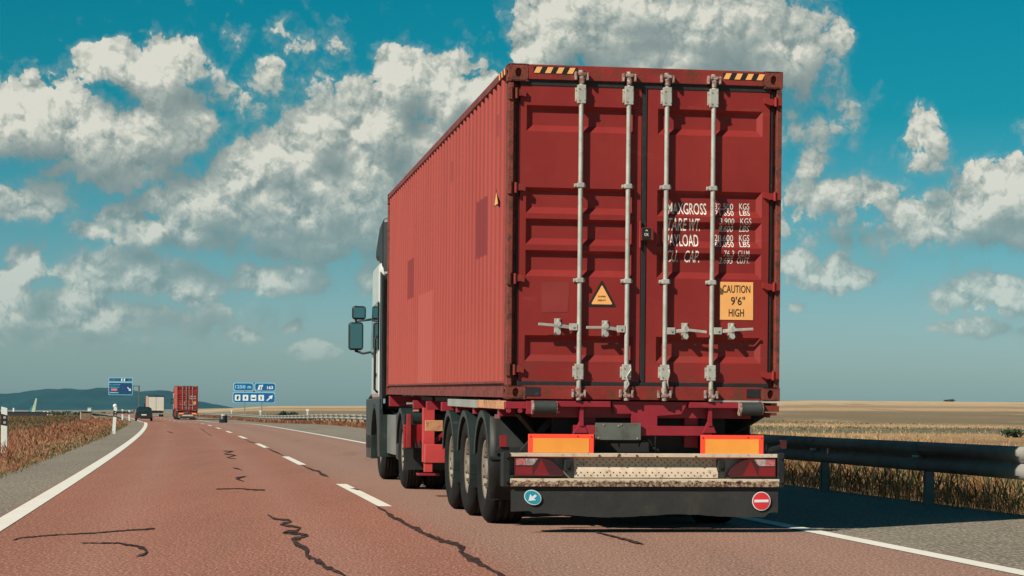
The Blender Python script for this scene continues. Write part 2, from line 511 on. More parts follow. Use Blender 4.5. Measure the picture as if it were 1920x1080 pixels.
# -- materials of the ground
def ground_material():
    m, t, b = principled('dry_plain')
    g = t.n('ShaderNodeNewGeometry').outputs['Position']
    sp = t.n('ShaderNodeSeparateXYZ'); t.link(g, sp.inputs[0])
    nb = t.noise(t.vm('MULTIPLY', g, (.010, .022, 0)), 1.0, 5, .6)
    yy = t.m('MAXIMUM', t.m('MULTIPLY_ADD', sp.outputs[0], .10, sp.outputs[1]), 4.0)
    lg = t.m('LOGARITHM', yy, 10.0)
    f = t.m('ADD', t.m('MULTIPLY_ADD', lg, 1 / 3.0, -1 / 3.0), t.m('MULTIPLY_ADD', nb, .05, -.025))
    L10 = lambda v: (math.log10(v) - 1) / 3
    tan1 = (.42, .27, .14); tan2 = (.48, .32, .19); red = (.33, .17, .09); grn = (.105, .105, .068); gry = (.135, .125, .085)
    right = t.ramp(f, [(0, tan1), (L10(62), tan1), (L10(72), red), (L10(92), (.34, .21, .11)), (L10(104), tan1), (L10(116), gry),
                       (L10(185), grn), (L10(205), tan2), (L10(255), (.44, .27, .16)), (L10(300), (.17, .135, .085)), (L10(560), (.20, .145, .09)),
                       (L10(640), tan2), (L10(760), (.26, .19, .12)), (L10(860), tan2), (L10(1150), (.54, .40, .24)), (L10(1500), (.50, .36, .22)), (1, (.3, .22, .15))])
    left = t.ramp(f, [(0, (.16, .085, .05)), (L10(40), (.20, .10, .06)), (L10(120), (.15, .085, .045)), (L10(170), (.12, .09, .05)), (L10(300), (.17, .13, .085)), (L10(600), (.20, .17, .12)), (1, (.2, .18, .14))])
    side = t.ss(t.m('DIVIDE', sp.outputs[0], yy), -.17, -.15)
    c = t.mix(side, left, right)
    n2 = t.noise(t.vm('MULTIPLY', g, (.9, .30, 0)), 1.0, 7, .7)
    c = t.mix(t.ss(n2, .42, .72, 0, .6), c, (.12, .10, .055))
    # a trodden path keeps beside the left verge
    yv_ = sp.outputs[1]
    off = t.m('ADD', t.m('ADD', sp.outputs[0], t.m('MULTIPLY', yv_, .15)), t.m('MULTIPLY_ADD', t.m('MULTIPLY', yv_, yv_), .0001, -2.06))
    off = t.m('ADD', off, t.m('MULTIPLY_ADD', t.noise(g, .35, 4, .6), 1.1, -.55))
    pth = t.m('MULTIPLY', t.ss(off, -8.95, -8.6), t.ss(off, -7.75, -8.1))
    nf = t.noise(t.vm('MULTIPLY', g, (.05, .011, 0)), 1.0, 7, .72)
    c = t.mix(t.ss(nf, .50, .66, 0, .55), c, (.13, .11, .065))
    c = t.mix(t.ss(nf, .46, .34, 0, .45), c, (.46, .30, .17))
    n3 = t.noise(g, 3.1, 6, .75)
    c = t.mix(t.ss(n3, .4, .75, 0, .22), c, (.50, .36, .20))
    c = t.mix(t.m('MULTIPLY', pth, .85), c, (.42, .255, .155))
    t.put(b.inputs['Base Color'], c)
    b.inputs['Roughness'].default_value = .95; b.inputs['Specular IOR Level'].default_value = .1
    bp = t.n('ShaderNodeBump'); bp.inputs['Strength'].default_value = .8; bp.inputs['Distance'].default_value = .12
    t.link(n3, bp.inputs['Height']); t.link(bp.outputs[0], b.inputs['Normal'])
    return m

def asphalt(name, base, dark, light, grain=42.0, patch=.25, lanes=False):
    m, t, b = principled(name)
    g = t.n('ShaderNodeNewGeometry').outputs['Position']
    big = t.noise(t.vm('MULTIPLY', g, (.5, .10, 0)), 1.0, 5, .6)
    mid = t.noise(g, 2.6, 4, .6)
    ga = t.vm('MULTIPLY', g, (1, .32, 1))
    fine = t.noise(ga, grain * 1.5, 2, .7)
    vor = t.n('ShaderNodeTexVoronoi'); t.link(ga, vor.inputs['Vector']); vor.inputs['Scale'].default_value = grain * 1.3
    c = t.mix(t.ss(big, .3, .7), base, tuple(x * (1 - patch) for x in base))
    c = t.mix(t.ss(mid, .35, .75, 0, .30), c, tuple(x * 1.18 for x in base))
    if lanes:
        sp = t.n('ShaderNodeSeparateXYZ'); t.link(g, sp.inputs[0])
        y = sp.outputs[1]
        off = t.m('ADD', t.m('ADD', sp.outputs[0], t.m('MULTIPLY', y, .15)), t.m('MULTIPLY_ADD', t.m('MULTIPLY', y, y), .0001, -2.06))
        # the right-hand lane is greyer and paler, wheel tracks slightly polished
        c = t.mix(t.ss(off, -.25, .35, 0, .75), c, (.262, .165, .128))
        for cx in (-2.75, -1.05, .8, 2.55):
            w = t.m('SUBTRACT', 1.0, t.m('MULTIPLY', t.m('ABSOLUTE', t.m('SUBTRACT', off, cx)), 2.2), clamp=True)
            c = t.mix(t.m('MULTIPLY', w, .26), c, (.33, .19, .145))
        for cx in (-1.9, 1.7):
            w = t.m('SUBTRACT', 1.0, t.m('MULTIPLY', t.m('ABSOLUTE', t.m('SUBTRACT', off, cx)), 2.0), clamp=True)
            w = t.m('MULTIPLY', w, t.ss(t.noise(t.vm('MULTIPLY', g, (2.2, .09, 0)), 1.0, 5, .65), .42, .70))
            c = t.mix(t.m('MULTIPLY', w, .38), c, (.13, .075, .06))
        c = t.mix(t.ss(t.noise(t.vm('MULTIPLY', g, (.9, .05, 0)), 1.3, 6, .7), .56, .74, 0, .22), c, (.17, .085, .065))
    c = t.mix(t.ss(fine, .54, .68, 0, .75), c, light)
    c = t.mix(t.ss(fine, .46, .32, 0, .80), c, dark)
    spk = t.noise(ga, grain * .6, 2, .5)
    c = t.mix(t.ss(spk, .60, .72, 0, .35), c, dark)
    t.put(b.inputs['Base Color'], c)
    b.inputs['Roughness'].default_value = .9; b.inputs['Specular IOR Level'].default_value = .22
    bp = t.n('ShaderNodeBump'); bp.inputs['Strength'].default_value = .4; bp.inputs['Distance'].default_value = .010
    t.link(vor.outputs['Distance'], bp.inputs['Height']); t.link(bp.outputs[0], b.inputs['Normal'])
    return m

m_plain = ground_material()
m_road = asphalt('red_asphalt', (.285, .117, .080), (.095, .048, .036), (.50, .33, .26), 34, .16, lanes=True)
m_shoulder = asphalt('grey_chippings', (.22, .190, .150), (.06, .050, .042), (.42, .37, .30), 22, .25)
m_tar = paint('tar_seal', (.020, .016, .015), .8, var=.5, vscale=9, dirt=((.15, .07, .05), .55, 16), spec=.15)
def worn_white():
    m, t, b = principled('worn_road_paint')
    g = t.n('ShaderNodeNewGeometry').outputs['Position']
    c = t.mix(t.ss(t.noise(g, 22, 5, .75), .56, .74, 0, .55), (.70, .69, .62), (.34, .26, .20))
    c = t.mix(t.ss(t.noise(g, 1.2, 3, .6), .3, .8, 0, .3), c, (.52, .49, .42))
    t.put(b.inputs['Base Color'], c); b.inputs['Roughness'].default_value = .7
    return m
m_line = worn_white()

# -- the plain, one sheet
xs = np.concatenate([-np.geomspace(3300, 62, 26), np.arange(-60, 60.1, 2.0), np.geomspace(62, 3300, 26)])
ys = np.concatenate([[-240, -120, -60, -30], np.arange(-15, 60, 3.0), np.geomspace(62, 7200, 110)])
XX, YY = np.meshgrid(xs, ys)
road_c = dash_x(YY)
ofs = XX - road_c
H = land(XX, YY)
corr = np.clip((12.5 - np.abs(ofs - 2)) / 4, 0, 1)
H = H - .10 * corr - .02
rg = np.sin(XX * .31 + YY * .07) * np.sin(YY * .13 + 1.3) * .06
H = H + rg * (1 - corr)
g = M()
nX = len(xs)
g.add(np.stack([XX, YY, H], -1).reshape(-1, 3).tolist(),
      [(i * nX + j, i * nX + j + 1, (i + 1) * nX + j + 1, (i + 1) * nX + j) for i in range(len(ys) - 1) for j in range(nX - 1)], True)
structure('ground', g, m_plain)

ds = list(np.arange(-40, 60, 4.0)) + list(np.arange(60, 470, 5.0))
strip_mesh('road', ds, [-3.90, -2, 0, 1.8, 3.54], 0.0, m_road)
strip_mesh('road_shoulder', ds, [-4.95, -3.89], -.004, m_shoulder)
strip_mesh('road_shoulder', ds, [3.53, 4.6, lambda d: float(rail_off(d)) + .25], -.004, m_shoulder)
strip_mesh('edge_line', ds, [-3.87, -3.67], .005, m_line)
strip_mesh('edge_line', ds, [3.31, 3.49], .005, m_line)
d = 22.5 - 16.35 * 3
while d < 380:
    strip_mesh('lane_mark', [d, d + 2.2, d + 4.4, d + 6.6], [-.075, .075], .005, m_line)
    d += 16.35

# -- sealed cracks, poured tar ribbons lying on the road
CRACKS = [
    [(706, 948, 6), (722, 958, 8), (735, 968, 8), (750, 976, 9), (765, 985, 9), (784, 993, 10), (800, 1002, 9), (825, 1012, 10), (842, 1017, 9), (855, 1021, 11), (868, 1026, 12), (863, 1034, 9), (880, 1046, 14), (893, 1052, 13), (905, 1060, 11), (925, 1070, 10), (950, 1082, 12)],
    [(564, 871, 3), (575, 877, 4), (586, 881, 4), (598, 884, 5), (602, 889, 6), (613, 892, 4), (616, 895, 2)],
    [(657, 916, 2), (666, 917, 4), (676, 919, 2)],
    [(500, 964, 5), (512, 972, 5), (540, 975, 5), (545, 978, 5), (524, 984, 5), (562, 989, 6), (556, 995, 6), (530, 999, 6), (577, 1002, 6), (570, 1007, 7), (550, 1010, 9), (556, 1018, 12), (566, 1026, 13), (576, 1034, 14), (574, 1042, 12), (588, 1048, 9), (604, 1056, 14), (614, 1064, 9), (632, 1071, 7), (652, 1083, 7)],
    [(24, 1013, 4), (40, 1008, 2.5), (100, 1003, 2), (180, 999, 2), (240, 994, 2.5), (290, 991, 4)],
    [(152, 1018, 2), (220, 1018, 3), (250, 1023, 5), (272, 1030, 9), (276, 1036, 8), (255, 1044, 3)],
    [(404, 917, 2), (450, 916, 1.5), (470, 918, 2.5), (497, 919, 3)],
    [(436, 877, 2), (446, 879, 3), (454, 882, 2)],
    [(440, 896, 2), (462, 893, 2), (442, 898, 3), (458, 903, 2)],
    [(418, 846, 1.5), (438, 846, 1.5), (420, 851, 1.5), (443, 854, 2), (424, 858, 1.5), (444, 861, 1)],
    [(498, 838, 2), (508, 844, 2), (522, 850, 2.5), (532, 855, 2)],
    [(1110, 996, 2), (1160, 1009, 4), (1185, 1015, 6), (1206, 1021, 3)],
    [(374, 802, 1.2), (388, 812, 1.5), (398, 818, 1.2)],
    [(312, 809, 1), (325, 812, 1.5)],
    [(455, 822, 1.2), (470, 829, 1.6), (482, 832, 1.2)],
]
for k, cr in enumerate(CRACKS):
    pts = []
    for i in range(len(cr) - 1):                       # add wobble between the traced points
        a, b = cr[i], cr[i + 1]
        n = max(1, int(math.hypot(b[0] - a[0], b[1] - a[1]) / 5))
        for j in range(n):
            t = j / n
            w = a[2] + (b[2] - a[2]) * t
            pts.append((a[0] + (b[0] - a[0]) * t + random.uniform(-.22, .22) * w, a[1] + (b[1] - a[1]) * t + random.uniform(-.16, .16) * w, w * random.uniform(.6, 1.25)))
    pts.append(cr[-1])
    top, bot = [], []
    for i, p in enumerate(pts):
        q0, q1 = pts[max(i - 1, 0)], pts[min(i + 1, len(pts) - 1)]
        dx, dy = q1[0] - q0[0], q1[1] - q0[1]; L = math.hypot(dx, dy) or 1
        w = p[2] * .36 * (.35 if i in (0, len(pts) - 1) else 1)
        nx_, ny_ = -dy / L * w, dx / L * w
        zz = .004
        a = on_ground(p[0] + nx_, p[1] + ny_, zz); b = on_ground(p[0] - nx_, p[1] - ny_, zz)
        top.append((*a, zz + .0005 * k)); bot.append((*b, zz + .0005 * k))
    g = M(); n = len(pts)
    g.add(top + bot, [(i, i + 1, n + i + 1, n + i) for i in range(n - 1)])
    structure('crack_seal', g, m_tar)

# -- far hills
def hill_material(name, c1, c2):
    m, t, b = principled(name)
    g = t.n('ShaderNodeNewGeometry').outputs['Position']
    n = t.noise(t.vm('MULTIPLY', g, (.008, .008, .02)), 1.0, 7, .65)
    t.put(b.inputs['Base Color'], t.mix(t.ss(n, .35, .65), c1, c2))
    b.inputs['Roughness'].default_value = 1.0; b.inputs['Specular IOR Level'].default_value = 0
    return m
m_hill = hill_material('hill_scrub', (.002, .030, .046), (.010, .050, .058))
HY = 6100.0
prof_x = [-420, -200, -60, 0, 50, 95, 130, 158, 178, 196, 215, 235, 262, 290, 310, 330, 355, 385, 420, 450, 520, 700]
prof_y = [742, 734, 742, 740.5, 735, 730, 728, 732, 729, 725.5, 727, 731, 735, 731.5, 733.5, 742, 750, 757, 764, 767, 768, 769]
g = M(); vs = []; nx = 150
pxs = np.linspace(-420, 700, nx)
for j in range(14):
    t = j / 13
    for px in pxs:
        yt = np.interp(px, prof_x, prof_y)
        hz = 769 + .0079 * (px - 960)
        top = CAM_H + (hz - yt) / 3886 * HY + math.sin(px * .21) * 1.2 + math.sin(px * .083 + 1) * 1.5
        y = HY - 700 + 1400 * (t if t < .5 else t)
        fold = .5 + .5 * math.sin(px * .055 + t * 5) * math.sin(px * .023 + 2)
        prof = math.sin(math.pi * min(t, .5)) if t <= .5 else math.cos((t - .5) * math.pi)
        prof = prof ** (1.0 + .8 * fold if t < .5 else 1)
        z = -9 + (top + 9) * prof
        vs.append(((px - 960) / 3886 * HY * (y / HY) ** 0, y, max(z, -10)))
g.add(vs, [(j * nx + i, j * nx + i + 1, (j + 1) * nx + i + 1, (j + 1) * nx + i) for j in range(13) for i in range(nx - 1)], True)
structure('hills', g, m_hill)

# -- air: thin even haze, sky outside it
hz_m = bpy.data.materials.new('haze'); hz_m.use_nodes = True
ht = hz_m.node_tree; ht.nodes.clear()
pv = ht.nodes.new('ShaderNodeVolumePrincipled'); pv.inputs['Density'].default_value = 0.000042
pv.inputs['Color'].default_value = (.34, .70, .85, 1); pv.inputs['Anisotropy'].default_value = .0
ho = ht.nodes.new('ShaderNodeOutputMaterial'); ht.links.new(pv.outputs[0], ho.inputs['Volume'])
g = M().box(-3500, 3500, -300, 7500, -14, 95)
hz = obj('haze', g, hz_m); hz['kind'] = 'stuff'

# ------------------------------------------------------------------ grass and weeds
def blade_material(name, stops, tr=.35):
    m, t, b = principled(name)
    at = t.n('ShaderNodeAttribute'); at.attribute_name = 'tint'
    c = t.ramp(at.outputs['Fac'], stops)
    t.put(b.inputs['Base Color'], c); b.inputs['Roughness'].default_value = .85; b.inputs['Specular IOR Level'].default_value = .1
    tr_ = t.n('ShaderNodeBsdfTranslucent'); t.put(tr_.inputs[0], c)
    mx = t.n('ShaderNodeMixShader'); mx.inputs[0].default_value = tr
    o = [n for n in m.node_tree.nodes if n.type == 'OUTPUT_MATERIAL'][0]
    t.link(b.outputs[0], mx.inputs[1]); t.link(tr_.outputs[0], mx.inputs[2]); t.link(mx.outputs[0], o.inputs[0])
    return m

def grass(name, px, py, pz, h, mat, tint, width=.006, lean=.35, seed=True):
    """one narrow bent blade (two tapering quads) and a seed head per point"""
    n = len(px)
    ang = RNG.uniform(0, 2 * math.pi, n)
    w = np.maximum(width, py * .00016) * RNG.uniform(.7, 1.4, n)
    ca, sa = np.cos(ang) * w, np.sin(ang) * w * .4
    la = RNG.normal(0, lean, n) * h; lb = RNG.normal(0, lean, n) * h
    cols = []
    def ring(t, k):
        bx = px + la * t * t; by = py + lb * t * t; bz = pz + h * t
        return np.stack([bx - ca * k, by - sa * k, bz], -1), np.stack([bx + ca * k, by + sa * k, bz], -1)
    if seed:
        lv = [(0, .5), (.55, .45), (.68, 1.5), (.86, 1.3), (1, .15)]
    else:
        lv = [(0, 1.0), (.55, .8), (1, .08)]
    V = np.stack([p for t, k in lv for p in ring(t, k)], 1)          # n, 2L, 3
    L2 = V.shape[1]
    base = (np.arange(n) * L2)[:, None, None]
    q = np.array([[2 * i, 2 * i + 1, 2 * i + 3, 2 * i + 2] for i in range(len(lv) - 1)])[None]
    F = (base + q).reshape(-1, 4)
    me = bpy.data.meshes.new(name)
    me.vertices.add(n * L2); me.vertices.foreach_set('co', V.reshape(-1).astype(np.float32))
    me.loops.add(F.size); me.loops.foreach_set('vertex_index', F.reshape(-1).astype(np.int32))
    me.polygons.add(len(F)); me.polygons.foreach_set('loop_start', np.arange(0, F.size, 4, dtype=np.int32))
    me.update(calc_edges=True)
    at = me.attributes.new('tint', 'FLOAT', 'POINT')
    at.data.foreach_set('value', np.repeat(tint, L2).astype(np.float32))
    o = obj(name, me, mat); o['kind'] = 'stuff'
    return o

m_dry = blade_material('dry_grass_right', [(0, (.20, .09, .045)), (.25, (.38, .19, .085)), (.5, (.52, .33, .16)), (.8, (.58, .40, .22)), (.93, (.26, .21, .12)), (1, (.13, .14, .09))])
m_redgrass = blade_material('dry_red_grass', [(0, (.12, .040, .025)), (.35, (.25, .095, .055)), (.65, (.38, .18, .105)), (.85, (.48, .30, .17)), (.96, (.17, .14, .07)), (1, (.10, .11, .045))])
m_green = blade_material('green_weeds', [(0, (.035, .05, .025)), (.6, (.09, .11, .05)), (1, (.20, .19, .09))])
def patchy(x, y, s):
    a = (np.sin(x * s * 1.7 + y * s * .6 + 1) + np.sin(y * s * 1.3 - x * s * .4 + 4) + np.sin((x + y) * s * .7)) / 3
    return .6 * a + .4 * np.sin(x * s * 5.3 + 2 * a * 3) * np.sin(y * s * 3.7 + x * s * 2.1)

# right verge behind the guard rail
def right_pts(n, d0, d1, o0, o1, p=1.6):
    d = d0 + (d1 - d0) * RNG.uniform(0, 1, n) ** p
    o = o0 + (o1 - o0) * RNG.uniform(0, 1, n)
    return dash_x(d) + rail_off(d) * 1.01 + o, d
x, y = right_pts(15000, 17, 75, .15, 1.5)
t = np.clip(.34 + .30 * patchy(x, y, 1.9) + RNG.normal(0, .24, len(x)), 0, .97)
grass('dry_grass', x, y, land(x, y) - .05, RNG.triangular(.08, .16, .52, len(x)) * (1 + .5 * patchy(x, y, 2.1)), m_dry, t, .0028, .55)
x, y = right_pts(42000, 18, 170, 1.2, 16)
t = np.clip(.58 + .25 * patchy(x, y, .5) + RNG.normal(0, .17, len(x)), 0, .97)
grass('dry_grass', x, y, land(x, y) - .1, RNG.triangular(.06, .15, .42, len(x)) * (1 + .4 * patchy(x, y, 1.2)), m_dry, t, .004, .3)
x, y = right_pts(30000, 30, 420, 8, 90, 1.3)
gb = np.interp(y + 6 * patchy(x, y, .1), [0, 98, 112, 185, 200, 240, 270, 500], [.55, .60, .98, .99, .62, .60, .97, .97])
t = np.clip(gb + RNG.normal(0, .10, len(x)), 0, 1)
grass('field_grass', x, y, land(x, y) - .12, RNG.uniform(.10, .30, len(x)), m_dry, t, .006, .3)
x, y = right_pts(5000, 17, 60, .2, 2.5)
grass('green_weeds', x, y, land(x, y) - .05, RNG.uniform(.15, .50, len(x)), m_green, RNG.uniform(0, 1, len(x)), .006, .2)
# far right bank between the rail and the rising field
x, y = right_pts(9000, 60, 330, -.9, -.1, 1.0)
grass('dry_grass', x, y, land(x, y) - .02, RNG.uniform(.10, .35, len(x)), m_redgrass, np.clip(.4 + RNG.normal(0, .25, len(x)), 0, 1), .006, .2)

cx_, cy_ = right_pts(260, 18, 62, .1, 1.6)
x = (cx_[:, None] + RNG.normal(0, .07, (260, 16))).ravel(); y = (cy_[:, None] + RNG.normal(0, .10, (260, 16))).ravel()
hh = (RNG.uniform(.22, .62, 260)[:, None] * RNG.uniform(.5, 1.0, (260, 16))).ravel()
grass('dock_stalks', x, y, land(x, y) - .05, hh, m_dry, np.clip(RNG.normal(.16, .12, len(x)), 0, 1), .0035, .30)
# left verge
def left_pts(n, d0, d1, o0, o1, p=1.5):
    d = d0 + (d1 - d0) * RNG.uniform(0, 1, n) ** p
    o = o0 + (o1 - o0) * RNG.uniform(0, 1, n) ** 1.3
    return dash_x(d) - (4.9 + o) * 1.012, d
x, y = left_pts(62000, 3, 190, .0, 3.0)
edge = np.clip((dash_x(y) - 4.9 - x) / 1.4, .12, 1)
t = np.clip(.50 + .26 * patchy(x, y, .55) + RNG.normal(0, .18, len(x)) + .25 * (1 - edge), 0, 1)
grass('red_dry_grass', x, y, land(x, y) - .05, RNG.triangular(.07, .15, .36, len(x)) * (.35 + .65 * edge) * (1 + .5 * patchy(x, y, .9)), m_redgrass, t, .004, .28)
x, y = left_pts(34000, 14, 420, 3.7, 60, 1.3)
t = np.clip(.30 + .3 * patchy(x, y, .15) + RNG.normal(0, .2, len(x)), 0, 1)
grass('scrub_grass', x, y, land(x, y) - .05, RNG.uniform(.05, .20, len(x)), m_redgrass, t, .006, .3)
x, y = left_pts(30000, 10, 330, 3.7, 40, 1.3)
grass('green_weeds', x, y, land(x, y) - .05, RNG.uniform(.05, .20, len(x)), m_green, RNG.uniform(0, 1, len(x)), .007, .3)
x, y = left_pts(1800, 24, 120, -.1, 1.0)
grass('green_weeds', x, y, land(x, y) - .03, RNG.uniform(.05, .18, len(x)), m_green, RNG.uniform(.3, 1, len(x)), .006, .4)

# bushes: a few woody stems and leaf clumps through an uneven crown
m_leaf = paint('bush_leaf', (.035, .055, .028), .8, var=.5, vscale=4, spec=.2)
m_stem = paint('bush_stem', (.08, .055, .035), .9)
def bush(label, loc, w, h, n=900, group=None, name='bush', cat='bush', mat=None, leaf=.05):
    root = thing(name, label, cat, loc, 0, group)
    g = M()
    for k in range(7):
        a = random.uniform(0, 6.28); r_ = random.uniform(.1, .35) * w
        g.cyl((0.05 * math.cos(a), .05 * math.sin(a), -.05), (r_ * math.cos(a), r_ * math.sin(a), h * random.uniform(.5, .8)), .03, 6, .01)
    obj('stem', g, m_stem, root)
    g = M()
    lobes = [(random.uniform(-.38, .38) * w, random.uniform(-.3, .3) * w, h * random.uniform(.3, .75), random.uniform(.16, .30) * w) for _ in range(9)]
    for k in range(n):
        cx, cy, cz, r_ = random.choice(lobes)
        v = Vector((random.gauss(0, 1), random.gauss(0, 1), random.gauss(0, 1))).normalized() * r_ * random.uniform(.5, 1.1)
        c = Vector((cx + v.x, cy + v.y, max(.05, cz + v.z * h / w * 1.2)))
        a = Vector((random.gauss(0, 1), random.gauss(0, 1), random.gauss(0, 1))).normalized(); b = a.orthogonal().normalized()
        s_ = leaf * random.uniform(.6, 1.5)
        g.add([c - a * s_, c + b * s_ * .5, c + a * s_, c - b * s_ * .5], [(0, 1, 2, 3)])
    lf = obj('foliage', g, mat or m_leaf, root)
    return root
bush('dark green spiky bush behind the far guardrail right of the blue sign', (-21.9, 203, land1(-21.9, 203)), 2.0, 1.15, 1100, leaf=.10)
bush('low flat bush behind the far guardrail beside a taller one', (-20.4, 205, land1(-20.4, 205)), 1.5, .55, 500, leaf=.09)
bush('small green shrub in the field seen past the right side of the trailer', (8.75, 80, land1(8.75, 80)), .85, .75, 500, leaf=.045)
bush('dark low bush in the dry field at the right edge', (22.7, 93, land1(22.7, 93)), 1.6, .42, 900, leaf=.05)
bush('tiny dark bush on the field skyline right of the container', (315, 1490, land1(315, 1490)), 9, 2.0, 400, leaf=.6)

# ------------------------------------------------------------------ lettering
def text_geo(body, x0, x1, z0, z1, shear=0.0, bold=0.0):
    """flat lettering fitted to a box; returns 2-D vertices and faces"""
    cu = bpy.data.curves.new('lettering_source', 'FONT')
    cu.body = body; cu.resolution_u = 3; cu.shear = shear; cu.offset = bold
    cu.fill_mode = 'FRONT'
    o = bpy.data.objects.new('lettering_source', cu)
    COL.objects.link(o)
    dg = bpy.context.evaluated_depsgraph_get()
    me = bpy.data.meshes.new_from_object(o.evaluated_get(dg))
    co = np.array([v.co[:2] for v in me.vertices]); fs = [tuple(p.vertices) for p in me.polygons]
    bpy.data.objects.remove(o); bpy.data.curves.remove(cu); bpy.data.meshes.remove(me)
    mn, mx = co.min(0), co.max(0)
    co = (co - mn) / (mx - mn)
    co[:, 0] = x0 + co[:, 0] * (x1 - x0); co[:, 1] = z0 + co[:, 1] * (z1 - z0)
    return co, fs

TH = math.atan(.1467)
PITCH = R(.49)
OX, OY = -.055, 17.89
def RU(px, py=750):          # measured picture column on the rear plane -> metres across the load
    return (px + (py - 769) * .0079 - 948.2) / (515.4 / 2.438) 
def RZ(px, py):              # measured picture row on the rear plane -> metres above the road
    s = 217.2 - 4.2 * (px - 950) / 516
    return CAM_H + (769 + .0079 * (px - 960) - py) / s
CZ = 1.156
def CZ_(px, py): return RZ(px, py) - CZ

# ------------------------------------------------------------------ the shipping container
L_, Wd, Hh = 12.19, 2.438, 2.896
box_root = thing('shipping_container', 'big rust-red shipping container with white lettering and a caution sign on its right door', 'container',
                 (OX, OY, CZ), TH, 'red shipping containers on trailers', PITCH)

# doors: pressed panel with five horizontal troughs
TROUGH = [2.545, 1.835, 1.565, 1.292, .555]
DV = .030                                  # door face behind the corner posts
def door_depth(z):
    for t in TROUGH:
        q = t - z
        if 0 <= q <= .225:
            return .042 * min(1, q / .034, (.225 - q) / .058)
    return 0.0
zbreaks = [.15, 2.74]
for t in TROUGH: zbreaks += [t, t - .034, t - .167, t - .225]
zbreaks = sorted(zbreaks)
def door_material():
    m, t, b = principled('container_door_red')
    co = t.n('ShaderNodeTexCoord').outputs['Object']
    sp = t.n('ShaderNodeSeparateXYZ'); t.link(co, sp.inputs[0])
    c = t.mix(t.ss(t.noise(co, 1.2, 5, .6), .3, .7), (.200, .0150, .0140), (.240, .0215, .0180))
    c = t.mix(t.ss(t.noise(t.vm('MULTIPLY', co, (7, 1, .5)), 1.4, 6, .7), .56, .78, 0, .55), c, (.15, .019, .017))
    c = t.mix(t.ss(t.noise(t.vm('MULTIPLY', co, (1, 1, 5)), 2.0, 5, .7), .58, .76, 0, .40), c, (.33, .060, .048))
    sc = t.noise(t.vm('MULTIPLY', co, (2.5, 1, 1)), 9, 8, .75)
    c = t.mix(t.ss(sc, .685, .72, 0, .8), c, (.10, .035, .025))
    lo = t.ss(sp.outputs[2], .75, .15)
    gr = t.m('MULTIPLY', lo, t.ss(t.noise(t.vm('MULTIPLY', co, (1, 1, 2.5)), 3.0, 6, .7), .42, .68))
    c = t.mix(t.m('MULTIPLY', gr, .55), c, (.12, .035, .028))
    t.put(b.inputs['Base Color'], c)
    t.link(t.m('MULTIPLY_ADD', sc, .3, .38), b.inputs['Roughness']); b.inputs['Specular IOR Level'].default_value = .35
    bp = t.n('ShaderNodeBump'); bp.inputs['Strength'].default_value = .22; bp.inputs['Distance'].default_value = .012
    t.link(t.noise(co, 5.5, 4, .55), bp.inputs['Height']); t.link(bp.outputs[0], b.inputs['Normal'])
    return m
m_door = door_material()
def make_door(u0, u1, r0, r1):
    g = M()
    us = [u0, r0, r0 + .045, r1 - .045, r1, u1]
    vs = []
    for z in zbreaks:
        for i, u in enumerate(us):
            dd = door_depth(z) if i in (2, 3) else 0
            vs.append((u, DV + dd, z))
    k = len(us)
    for i in range(len(zbreaks) - 1):
        for j in range(k - 1):
            a, b, c, d_ = i * k + j, i * k + j + 1, (i + 1) * k + j + 1, (i + 1) * k + j
            da, db, dc, dd_ = (vs[q][1] for q in (a, b, c, d_))
            if j in (1, 3) and abs((da + dc) - (db + dd_)) > 1e-6:       # mitre the trough corners
                if max(da, dc) > max(db, dd_): g.add([vs[a], vs[b], vs[c], vs[d_]], [(0, 1, 2), (0, 2, 3)])
                else: g.add([vs[a], vs[b], vs[c], vs[d_]], [(0, 1, 3), (1, 2, 3)])
            else: g.add([vs[a], vs[b], vs[c], vs[d_]], [(0, 1, 2, 3)])
    # frame edges and back
    g.box(u0, u1, DV + .052, DV + .085, .15, 2.74)
    g.box(u0, u0 + .006, DV, DV + .05, .15, 2.74); g.box(u1 - .006, u1, DV, DV + .05, .15, 2.74)
    return obj('door', g, m_door, box_root)
DL = make_door(.105, 1.185, .165, 1.12)
DR = make_door(1.228, 2.335, 1.325, 2.265)

